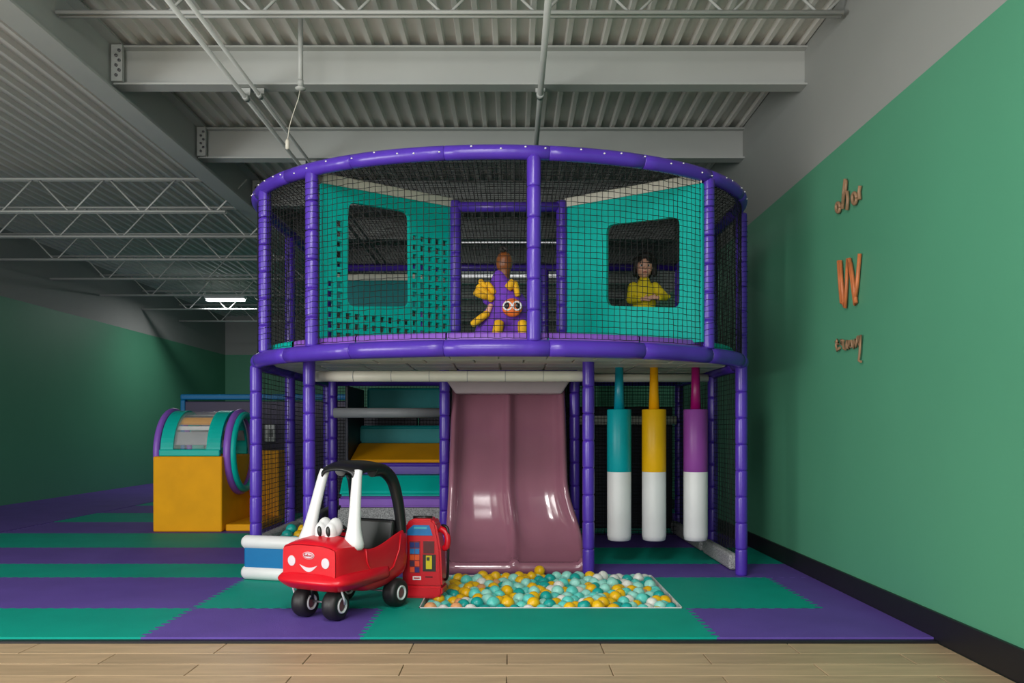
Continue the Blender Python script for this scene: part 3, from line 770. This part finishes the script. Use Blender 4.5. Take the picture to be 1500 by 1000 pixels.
# door swoop moulded in the flank, both sides
for sy in (-1, 1):
    MB().tube([(0.10, sy*0.2065, 0.375), (0.09, sy*0.2085, 0.30), (0.04, sy*0.2085, 0.225), (-0.06, sy*0.2085, 0.20), (-0.16, sy*0.2085, 0.24), (-0.22, sy*0.208, 0.33), (-0.24, sy*0.2045, 0.42)], 0.006, 8).build('door_bead', M_red, body)
for sy in (-1, 1):
    p = [(0.150, sy*0.160, 0.375), (0.145, sy*0.158, 0.43), (0.128, sy*0.150, 0.52), (0.10, sy*0.136, 0.64), (0.07, sy*0.122, 0.76), (0.055, sy*0.115, 0.80)]
    MB().tube([Vector(q) for q in cr(p, 3)], [0.050, 0.060, 0.062, 0.056, 0.048, 0.042, 0.038, 0.036, 0.034, 0.033, 0.032, 0.031, 0.030, 0.030, 0.030, 0.030][:len(cr(p, 3))], 14, up=(1, 0, 0), flat=0.8).build('windscreen_pillar', M_wplastic, car)
    p = [(-0.08, sy*0.112, 0.800), (-0.17, sy*0.125, 0.795), (-0.238, sy*0.143, 0.735), (-0.272, sy*0.158, 0.62), (-0.288, sy*0.168, 0.50), (-0.292, sy*0.172, 0.42)]
    q = cr(p, 4)
    MB().tube(q, [0.030+0.010*(1-i/len(q)) for i in range(len(q))], 14, up=(0, 1, 0), flat=1.0).build('rear_pillar', M_black, car)
# roof: shallow crowned shell
rws = []
for i in range(13):
    t = i/12; x = -0.225+0.325*t; hw = 0.168*(1-0.16*t)*min(1, 0.80+2.2*min(t, 1-t)); zc = 0.858-0.045*(abs(t-0.5)*2)**3
    rws.append([(x, hw*math.cos(PI*j/10)*1.0, zc-0.062+0.062*math.sin(PI*j/10)**0.6) for j in range(11)])
ro = MB().grid(rws).build('roof', M_black, car); sd = ro.modifiers.new('t', 'SOLIDIFY'); sd.thickness = 0.022; s2 = ro.modifiers.new('s', 'SUBSURF'); s2.levels = 1; s2.render_levels = 1
# eyes on the bonnet
for sy in (-1, 1):
    eo = blob('eye', [('b', (0.190, sy*0.034, 0.468), (0.034, 0.036, 0.055)), ('b', (0.150, sy*0.036, 0.490), (0.050, 0.036, 0.056)), ('b', (0.185, sy*0.034, 0.440), (0.040, 0.036, 0.03))], M_wplastic, car, 0.006, 3)
    MB().ball((0.2175, sy*0.030+0.010, 0.474), (0.010, 0.0145, 0.030), 14, rot=Matrix.Rotation(0.12, 3, 'X')).build('pupil', M_black, eo)
M_dot = mat('light_sticker', (214, 206, 214), 0.4, 0.02)
from mathutils.bvhtree import BVHTree
_bvh = BVHTree.FromObject(body, bpy.context.evaluated_depsgraph_get())
def on_nose(y, z):                                  # where the nose surface lies
    h = _bvh.ray_cast(Vector((1, y, z)), Vector((-1, 0, 0)))
    return h[0].x if h[0] is not None else 0.32
def decal(name, pts, m, th=0.004):
    n = len(pts); c = (sum(p[0] for p in pts)/n, sum(p[1] for p in pts)/n)
    v = [(on_nose(y, z)+th, y, z) for y, z in pts]+[(on_nose(*c)+th*1.3, c[0], c[1])]+[(on_nose(y, z)-0.004, y, z) for y, z in pts]
    f = [(i, (i+1) % n, n) for i in range(n)]+[(i, n+1+i, n+1+(i+1) % n, (i+1) % n) for i in range(n)]
    return MB().add(v, f, False).build(name, m, car)
for sy in (-1, 1): decal('headlight', [(sy*0.116+0.026*math.cos(a), 0.322+0.028*math.sin(a)) for a in [2*PI*i/20 for i in range(20)]], M_dot)
sr = []
for i in range(15):
    t = i/14; y = -0.06+0.12*t; zt = 0.306-0.014*math.sin(PI*t); zb_ = 0.306-0.036*math.sin(PI*t)-0.001
    sr.append([(on_nose(y, zt)-0.003, y, zt), (on_nose(y, zt)+0.003, y, zt), (on_nose(y, zb_)+0.003, y, zb_), (on_nose(y, zb_)-0.003, y, zb_)])
MB().grid(sr, smooth=False).build('smile', M_dot, car)
decal('badge', [(0.040*math.cos(a), 0.357+0.020*math.sin(a)) for a in [2*PI*i/24 for i in range(24)]], M_dot, 0.003)
def nose_line(name, pts, r, m): return MB().tube([(on_nose(y, z)+0.006, y, z) for y, z in pts], r, 6).build(name, m, car)
nose_line('badge_ring', [(0.035*math.cos(2*PI*i/24), 0.357+0.0155*math.sin(2*PI*i/24)) for i in range(25)], 0.0016, M_red)
nose_line('badge_script', [(-0.024, 0.352), (-0.022, 0.366), (-0.018, 0.352), (-0.010, 0.360), (-0.008, 0.352), (-0.002, 0.366), (0.0, 0.352), (0.007, 0.360), (0.010, 0.352), (0.016, 0.361), (0.020, 0.352), (0.025, 0.360)], 0.0018, M_red)
# wheels
def wheel(loc, steer, fork):
    R_ = 0.083
    t = MB().lathe([(0.030, -0.036), (0.058, -0.046), (0.074, -0.040), (R_, -0.020), (R_*0.985, -0.004), (R_*0.985, 0.004), (R_, 0.020), (0.074, 0.040), (0.058, 0.046), (0.030, 0.036)], 32, 'y').build('wheel', M_tyre, car, loc, (0, 0, steer))
    for s_ in (-1, 1):
        MB().lathe([(0.044, 0.040), (0.042, 0.0485), (0.036, 0.0485), (0.034, 0.040)] if s_ > 0 else [(0.034, -0.040), (0.036, -0.0485), (0.042, -0.0485), (0.044, -0.040)], 28, 'y').build('hub_ring', M_wplastic, t)
        MB().lathe([(0.034, 0.036), (0.028, 0.042), (0.012, 0.044), (0.0, 0.045)] if s_ > 0 else [(0.0, -0.045), (0.012, -0.044), (0.028, -0.042), (0.034, -0.036)], 24, 'y').build('hub', mat('dull_red_hub', (120, 70, 76), 0.5), t)
    if fork:
        MB().tube([(-0.01, fork*0.052, 0.005), (0.012, fork*0.062, 0.04), (0.028, fork*0.060, 0.075), (0.03, fork*0.048, 0.105), (0.03, fork*0.02, 0.115)], 0.006, 8).build('fork', M_wplastic, t)
wheel((0.235, 0.105, 0.083), 0.10, 1); wheel((0.235, -0.105, 0.083), 0.10, -1)
wheel((-0.205, 0.190, 0.083), 0, 0); wheel((-0.205, -0.190, 0.083), 0, 0)
MB().tube([(0.235, -0.05, 0.09), (0.235, 0.05, 0.09)], 0.006, 8).build('axle', M_steel, car); MB().tube([(-0.205, -0.19, 0.083), (-0.205, 0.19, 0.083)], 0.006, 8).build('axle', M_steel, car)
for sy in (-1, 1): MB().tube([(0.235, sy*0.06, 0.10), (0.235, sy*0.06, 0.19)], 0.012, 10).build('caster_post', M_black, car)
# inside: seat back, steering wheel
rbox('seat_back', (0.05, 0.30, 0.20), M_black, car, (-0.25, 0, 0.40), 0.02, 3, (0, -0.15, 0)); rbox('seat', (0.18, 0.32, 0.05), M_black, car, (-0.16, 0, 0.245), 0.015, 2)
sw = MB().tube([(0.055*math.cos(2*PI*i/20), 0.055*math.sin(2*PI*i/20), 0) for i in range(20)], 0.009, 8, closed=True).build('steering_wheel', M_black, car, (0.065, 0, 0.46), (0, -0.9, 0))
MB().tube([(0, -0.05, 0), (0, 0.05, 0)], 0.007, 8).build('spoke', M_black, sw)

# ---------------------------------------------------------------- toy fuel pump behind the car
fp = thing('toy_fuel_pump', 'red toy fuel pump with picture panels behind the toy car', 'toy pump', (-0.545, 5.10, 0), -0.10)
def extr(prof, y0, y1, bev):
    bm = bmesh.new(); a = [bm.verts.new((x, y0, z)) for x, z in prof]; f = bm.faces.new(a)
    g_ = bmesh.ops.extrude_face_region(bm, geom=[f])
    for v in [e for e in g_['geom'] if isinstance(e, bmesh.types.BMVert)]: v.co.y = y1
    bmesh.ops.recalc_face_normals(bm, faces=bm.faces[:])
    bmesh.ops.bevel(bm, geom=bm.edges[:], offset=bev, segments=2, affect='EDGES')
    me = bpy.data.meshes.new('p'); bm.to_mesh(me); bm.free(); return me
link('housing', extr([(-0.125, 0.07), (0.125, 0.07), (0.115, 0.30), (0.085, 0.455), (0.06, 0.485), (-0.07, 0.485), (-0.10, 0.455), (-0.125, 0.38)], -0.07, 0.09, 0.012), M_red, fp)
link('base', extr([(-0.12, 0.0), (0.10, 0.0), (0.125, 0.02), (0.13, 0.075), (-0.125, 0.075)], -0.085, 0.10, 0.012), M_red, fp)
def sticker(x0, x1, z0, z1, rgb, name, dy=0.0): 
    MB().box((x0, -0.0735-dy, z0), (x1, -0.068, z1)).build(name, mat('print_%d_%d_%d' % rgb, rgb, 0.35, 0.1, 30), fp)
M_sky = mat('pump_blue', (20, 120, 190), 0.35, 0.15, 20)
MB().add([(x, y, z) for y in (-0.075, -0.066) for x, z in ((-0.092, 0.385), (0.066, 0.385), (0.045, 0.448), (-0.055, 0.448), (-0.092, 0.415))],
         [(0, 1, 2, 3, 4), (9, 8, 7, 6, 5), (0, 5, 6, 1), (1, 6, 7, 2), (2, 7, 8, 3), (3, 8, 9, 4), (4, 9, 5, 0)]).build('display', M_sky, fp)
MB().box((-0.05, -0.078, 0.425), (0.03, -0.07, 0.438)).build('display_text_bar', mat('pump_aqua', (70, 180, 200), 0.4), fp)
sticker(-0.078, -0.012, 0.155, 0.350, (150, 40, 40), 'picture_column')
cols = [(40, 60, 130), (30, 120, 190), (235, 90, 30), (70, 40, 70), (235, 80, 40), (50, 40, 110)]
for r_ in range(5):
    for c_ in range(2):
        sticker(-0.075+0.031*c_, -0.047+0.031*c_, 0.310-0.038*r_, 0.342-0.038*r_, cols[(r_*1+(c_ if r_ > 2 else 0)) % 6], 'picture', 0.003)
sticker(0.008, 0.076, 0.275, 0.350, (92, 28, 34), 'dark_panel'); sticker(0.005, 0.085, 0.165, 0.268, (40, 40, 34), 'pump_picture')
sticker(0.025, 0.062, 0.180, 0.262, (220, 200, 20), 'pump_picture_body', 0.003); sticker(0.030, 0.048, 0.232, 0.252, (50, 60, 40), 'pump_picture_dial', 0.005)
sticker(-0.058, -0.006, 0.112, 0.134, (236, 232, 232), 'badge'); sticker(-0.050, -0.014, 0.119, 0.127, (190, 30, 40), 'badge_script', 0.002)
sticker(0.02, 0.065, 0.128, 0.134, (70, 10, 16), 'coin_slot')
MB().tube(cr([(0.10, 0, 0.42), (0.135, -0.01, 0.40), (0.150, -0.02, 0.36), (0.145, -0.02, 0.31), (0.125, -0.01, 0.30)], 3), 0.020, 10).build('nozzle', M_red, fp)
MB().tube(cr([(0.11, 0, 0.44), (0.145, -0.015, 0.43), (0.155, -0.02, 0.37), (0.152, -0.02, 0.25), (0.145, 0, 0.12), (0.120, 0.02, 0.10)], 3), 0.009, 8).build('hose', M_black, fp)
MB().tube([(-0.07, 0.0, 0.488), (0.05, 0.0, 0.488)], 0.010, 8).build('top_handle', M_black, fp)

# ---------------------------------------------------------------- plush creature behind the net
pl = thing('plush_toy', 'purple and yellow stuffed creature with orange goggle face behind the net', 'plush toy', (-0.06, 5.36, 1.59))
M_plush = mat('purple_plush', (104, 52, 176), 0.8, 0.15, 20, 0.5, 90); M_plushy = mat('yellow_plush', (224, 168, 14), 0.75, 0.12, 20, 0.5, 90)
M_brown = mat('brown_plush', (122, 66, 26), 0.4, 0.3, 16, 0.3, 60); M_orange = mat('orange_plush', (232, 112, 40), 0.5, 0.08, 16)
blob('body', [('b', (0.04, 0, 0.23), (0.13, 0.11, 0.14)), ('b', (0.0, 0.0, 0.33), (0.10, 0.09, 0.11)), ('c', (-0.02, 0, 0.36), (-0.02, 0, 0.44), 0.08, 0.05), ('c', (-0.05, 0, 0.18), (-0.13, 0, 0.05), 0.085, 0.07), ('c', (0.09, 0, 0.15), (0.10, 0, 0.05), 0.08, 0.07), ('c', (-0.12, 0, 0.04), (-0.18, 0, 0.03), 0.05, 0.04), ('b', (0.02, 0, 0.06), (0.13, 0.09, 0.06)), ('c', (-0.07, 0, 0.33), (-0.10, -0.02, 0.29), 0.045, 0.035)], M_plush, pl, 0.008)
hdp = blob('head', [('b', (0.01, 0.0, 0.535), (0.056, 0.055, 0.075)), ('c', (0.01, 0, 0.50), (0.015, 0, 0.42), 0.045, 0.032)], M_brown, pl, 0.006)
MB().tube(cr([(0.01, -0.02, 0.605), (-0.015, -0.03, 0.615), (0.0, -0.02, 0.632), (0.03, -0.02, 0.612)], 4), 0.012, 8).build('topknot', M_hair, hdp)
fc = MB().ball((0.062, -0.115, 0.225), (0.066, 0.035, 0.060), 20).build('face', M_orange, pl)
for sx in (-1, 1):
    e = MB().tube([(0.062+sx*0.030+0.026*math.cos(2*PI*i/20), -0.146+abs(sx*0.030+0.026*math.cos(2*PI*i/20))*0.12, 0.232+0.026*math.sin(2*PI*i/20)) for i in range(20)], 0.006, 8, closed=True).build('goggle', M_wplastic, fc)
    MB().ball((0.062+sx*0.030, -0.138, 0.232), (0.022, 0.012, 0.022), 14).build('eye_lens', M_black, fc)
def cushion(a, b, r, name='arm', m=M_plushy, fl=0.8):
    a, b = Vector(a), Vector(b); q = [a.lerp(b, t) for t in (0, 0.06, 0.3, 0.7, 0.94, 1)]
    return MB().tube(q, [r*0.5, r*0.9, r, r, r*0.9, r*0.5], 12, flat=fl).build(name, m, pl)
cushion((-0.06, -0.06, 0.28), (-0.165, -0.07, 0.375), 0.034); cushion((-0.10, -0.07, 0.30), (-0.185, -0.08, 0.335), 0.032)
cushion((-0.05, -0.07, 0.32), (-0.105, -0.07, 0.395), 0.026, 'finger'); cushion((-0.10, -0.075, 0.355), (-0.15, -0.07, 0.41), 0.022, 'finger')
cushion((-0.09, -0.08, 0.20), (-0.20, -0.09, 0.115), 0.030, 'paddle'); cushion((-0.075, -0.06, 0.255), (-0.10, -0.08, 0.19), 0.020, 'hand', M_skin)
cushion((0.03, -0.085, 0.35), (0.075, -0.09, 0.40), 0.036, 'arm'); cushion((0.075, -0.09, 0.40), (0.10, -0.09, 0.30), 0.026, 'arm')
cushion((-0.02, -0.10, 0.145), (-0.045, -0.115, 0.01), 0.042, 'leg'); cushion((0.125, -0.095, 0.145), (0.135, -0.11, 0.01), 0.040, 'leg')

# ---------------------------------------------------------------- the child behind the round-cornered window
ch = thing('person', 'small child in yellow sweater looking out of the smooth teal panel window', 'person', (1.03, 6.38, 1.59), 0.0)
HZ = 0.712                                          # centre of the head
body_pr = [('b', (0, 0, HZ+0.012), (0.070, 0.080, 0.088)), ('b', (-0.004, -0.020, HZ-0.035), (0.056, 0.060, 0.056)), ('b', (-0.004, -0.045, HZ-0.075), (0.026, 0.022, 0.018)),
 ('b', (-0.006, -0.078, HZ-0.022), (0.010, 0.014, 0.012)), ('b', (-0.035, -0.058, HZ-0.032), (0.022, 0.018, 0.020)), ('b', (0.027, -0.058, HZ-0.032), (0.022, 0.018, 0.020)),
 ('b', (-0.006, -0.068, HZ-0.055), (0.018, 0.012, 0.008)), ('b', (0.072, 0.005, HZ-0.01), (0.010, 0.016, 0.022)), ('b', (-0.074, 0.005, HZ-0.01), (0.010, 0.016, 0.022)),
 ('c', (0, 0.005, HZ-0.07), (0, 0.01, 0.585), 0.034, 0.036),
 ('b', (0, 0.01, 0.52), (0.088, 0.055, 0.075)), ('b', (0, 0.005, 0.42), (0.080, 0.058, 0.09)), ('b', (0, 0.01, 0.34), (0.082, 0.06, 0.06)),
 ('c', (0.085, 0.01, 0.56), (0.150, -0.02, 0.475), 0.032, 0.025), ('c', (0.150, -0.02, 0.475), (0.085, -0.105, 0.455), 0.024, 0.017),
 ('c', (-0.085, 0.01, 0.56), (-0.105, -0.01, 0.455), 0.032, 0.025), ('c', (-0.105, -0.01, 0.455), (-0.035, -0.10, 0.445), 0.024, 0.017),
 ('c', (0.045, 0.01, 0.32), (0.048, 0.0, 0.18), 0.048, 0.036), ('c', (0.048, 0.0, 0.18), (0.05, 0.01, 0.04), 0.035, 0.025), ('c', (-0.045, 0.01, 0.32), (-0.048, 0.0, 0.18), 0.048, 0.036), ('c', (-0.048, 0.0, 0.18), (-0.05, 0.01, 0.04), 0.035, 0.025),
 ('c', (0.05, 0.015, 0.022), (0.055, -0.06, 0.018), 0.024, 0.018), ('c', (-0.05, 0.015, 0.022), (-0.055, -0.06, 0.018), 0.024, 0.018)]
def hand_pr(wx, wy, wz, dx):                         # palm, four fingers, thumb
    pr = [('b', (wx+dx*0.018, wy-0.006, wz), (0.019, 0.012, 0.017))]
    for k, ln in enumerate((0.024, 0.029, 0.027, 0.021)):
        z = wz+0.0135-0.009*k; a = (wx+dx*0.030, wy-0.008, z); b = (wx+dx*(0.032+ln*0.6), wy-0.014, z-0.001); c = (wx+dx*(0.031+ln), wy-0.006, z-0.004)
        pr += [('c', a, b, 0.0052, 0.0048), ('c', b, c, 0.0048, 0.0042)]
    pr += [('c', (wx+dx*0.010, wy-0.010, wz+0.010), (wx+dx*0.024, wy-0.020, wz+0.026), 0.0062, 0.005), ('c', (wx+dx*0.024, wy-0.020, wz+0.026), (wx+dx*0.034, wy-0.021, wz+0.030), 0.005, 0.0045)]
    return pr
body_pr += hand_pr(0.078, -0.108, 0.455, -1)+hand_pr(-0.028, -0.104, 0.445, 1)
cb = blob('body', body_pr, M_skin, ch, 0.0034, 3)
blob('sweater', [('b', (0, 0.01, 0.525), (0.098, 0.066, 0.075)), ('b', (0, 0.005, 0.43), (0.094, 0.072, 0.10)), ('b', (0, 0.008, 0.365), (0.096, 0.074, 0.055)), ('c', (0, 0.006, 0.58), (0, 0.004, 0.606), 0.054, 0.042),
 ('c', (0.085, 0.01, 0.555), (0.152, -0.02, 0.475), 0.042, 0.036), ('c', (0.152, -0.02, 0.475), (0.100, -0.09, 0.458), 0.035, 0.026), ('b', (0.175, -0.02, 0.478), (0.030, 0.022, 0.020)),
 ('c', (-0.085, 0.01, 0.555), (-0.107, -0.01, 0.455), 0.042, 0.036), ('c', (-0.107, -0.01, 0.455), (-0.052, -0.088, 0.447), 0.035, 0.026)], M_knit, ch, 0.006, 3)
blob('trousers', [('b', (0, 0.01, 0.33), (0.088, 0.068, 0.05)), ('c', (0.045, 0.01, 0.31), (0.048, 0.0, 0.18), 0.056, 0.044), ('c', (0.048, 0.0, 0.18), (0.05, 0.01, 0.06), 0.043, 0.036), ('c', (-0.045, 0.01, 0.31), (-0.048, 0.0, 0.18), 0.056, 0.044), ('c', (-0.048, 0.0, 0.18), (-0.05, 0.01, 0.06), 0.043, 0.036)], mat('grey_trousers', (60, 62, 74), 0.8), ch, 0.007, 3)
blob('hair', [('b', (0.004, 0.014, HZ+0.032), (0.084, 0.090, 0.086)), ('b', (0.0, 0.045, HZ-0.02), (0.076, 0.060, 0.080)), ('c', (-0.070, -0.022, HZ+0.05), (-0.078, -0.004, HZ-0.06), 0.020, 0.016), ('c', (0.072, -0.020, HZ+0.05), (0.080, 0.0, HZ-0.055), 0.026, 0.022), ('b', (0.01, -0.036, HZ+0.082), (0.055, 0.035, 0.024))], M_hair, ch, 0.005, 3)
for sx in (-1, 1):
    e = MB().ball((-0.006+sx*0.027, -0.066, HZ-0.002), (0.013, 0.009, 0.009), 12).build('eye', M_wplastic, ch)
    MB().ball((-0.006+sx*0.027, -0.0715, HZ-0.002), (0.0075, 0.0045, 0.008), 10).build('iris', M_black, e)
    MB().tube([(-0.006+sx*0.014, -0.075, HZ+0.018), (-0.006+sx*0.028, -0.076, HZ+0.022), (-0.006+sx*0.042, -0.068, HZ+0.017)], 0.003, 6).build('eyebrow', M_hair, ch)
MB().tube([(-0.024, -0.072, HZ-0.054), (-0.006, -0.079, HZ-0.053), (0.012, -0.072, HZ-0.054)], [0.003, 0.0055, 0.003], 8).build('mouth', mat('lips', (160, 84, 80), 0.5), ch)

# ---------------------------------------------------------------- yellow base with the see-through drum
dr = thing('activity_drum', 'teal see-through drum on a yellow padded base', 'play equipment', (-3.29, 8.8, 0))
rbox('base', (0.70, 1.0, 0.765), M_yellow, dr, (-0.0, 0.0, 0.3825), 0.015, 2)
rbox('plinth', (0.34, 0.90, 0.07), M_yellow, dr, (0.53, 0.02, 0.035), 0.012, 2); rbox('rear_block', (0.30, 0.3, 0.80), M_yellow, dr, (0.50, 0.62, 0.40), 0.015, 2)
R_, zc = 0.44, 0.80
def shell(x0, x1, r0, r1, a0, a1, m, name, n=28):
    mb = MB(); rws = []
    for i in range(n+1):
        a = a0+(a1-a0)*i/n; c, s_ = math.cos(a), math.sin(a)
        rws.append([(x0, c*r0, zc+s_*r0), (x0, c*r1, zc+s_*r1), (x1, c*r1, zc+s_*r1), (x1, c*r0, zc+s_*r0), (x0, c*r0, zc+s_*r0)])
    mb.grid(rws, smooth=False); return mb.build(name, m, dr)
shell(-0.30, -0.17, R_-0.04, R_, 0.02, PI-0.02, M_teal, 'hoop'); shell(0.17, 0.31, R_-0.04, R_, 0.02, PI-0.02, M_teal, 'hoop')
rbox('sill', (0.62, 0.05, 0.07), M_teal, dr, (0.0, -0.43, 0.80), 0.012); rbox('sill', (0.62, 0.05, 0.07), M_teal, dr, (0.0, 0.43, 0.80), 0.012)
shell(-0.17, 0.17, R_-0.014, R_-0.008, 0.1, PI-0.1, M_clear, 'clear_window')
for a, d, m in ((0.10, 0.30, M_grey), (0.30, 0.30, M_yellow), (0.48, 0.34, M_grey), (0.63, 0.30, M_yellow), (0.76, 0.10, M_wplastic), (0.82, 0.36, M_grey), (1.10, 0.30, M_yellow), (1.26, 0.30, M_grey), (1.44, 0.30, M_yellow), (1.62, 0.30, M_grey), (1.80, 0.30, M_yellow)):
    shell(-0.28, 0.30, R_-0.06, R_-0.045, PI*a, PI*a+d, m, 'roller_slat', 6)
def hoop(x, r, t, m, name): MB().tube([(x, r*math.cos(2*PI*i/48), zc+r*math.sin(2*PI*i/48)) for i in range(48)], t, 12, closed=True).build(name, m, dr)
hoop(0.375, R_-0.02, 0.040, M_purple2, 'end_ring'); hoop(0.425, R_-0.045, 0.036, M_teal, 'end_ring'); hoop(-0.34, R_-0.005, 0.034, M_purple2, 'end_ring')
# framed panel farther back
fpn = thing('framed_panel', 'dark purple board with blue frame behind the drum', 'panel', (-3.15, 10.5, 0))
rbox('board', (2.06, 0.08, 1.40), mat('deep_purple', (38, 24, 70), 0.5), fpn, (0, 0, 0.70), 0.01)
rbox('frame_top', (2.16, 0.12, 0.07), M_blue, fpn, (0, 0, 1.455), 0.015)
for sx in (-1, 1): rbox('frame_side', (0.06, 0.12, 1.42), M_blue, fpn, (sx*1.05, 0, 0.71), 0.015)
db = thing('wall_dispenser', 'small white dispenser box on the purple board seen past the side net', 'dispenser', tuple(px(396, 634, 10.42)))
rbox('case', (0.13, 0.06, 0.22), M_wplastic, db, (0, 0, 0), 0.012); rbox('slot', (0.06, 0.02, 0.10), M_grey, db, (0.015, -0.028, 0.0), 0.006)
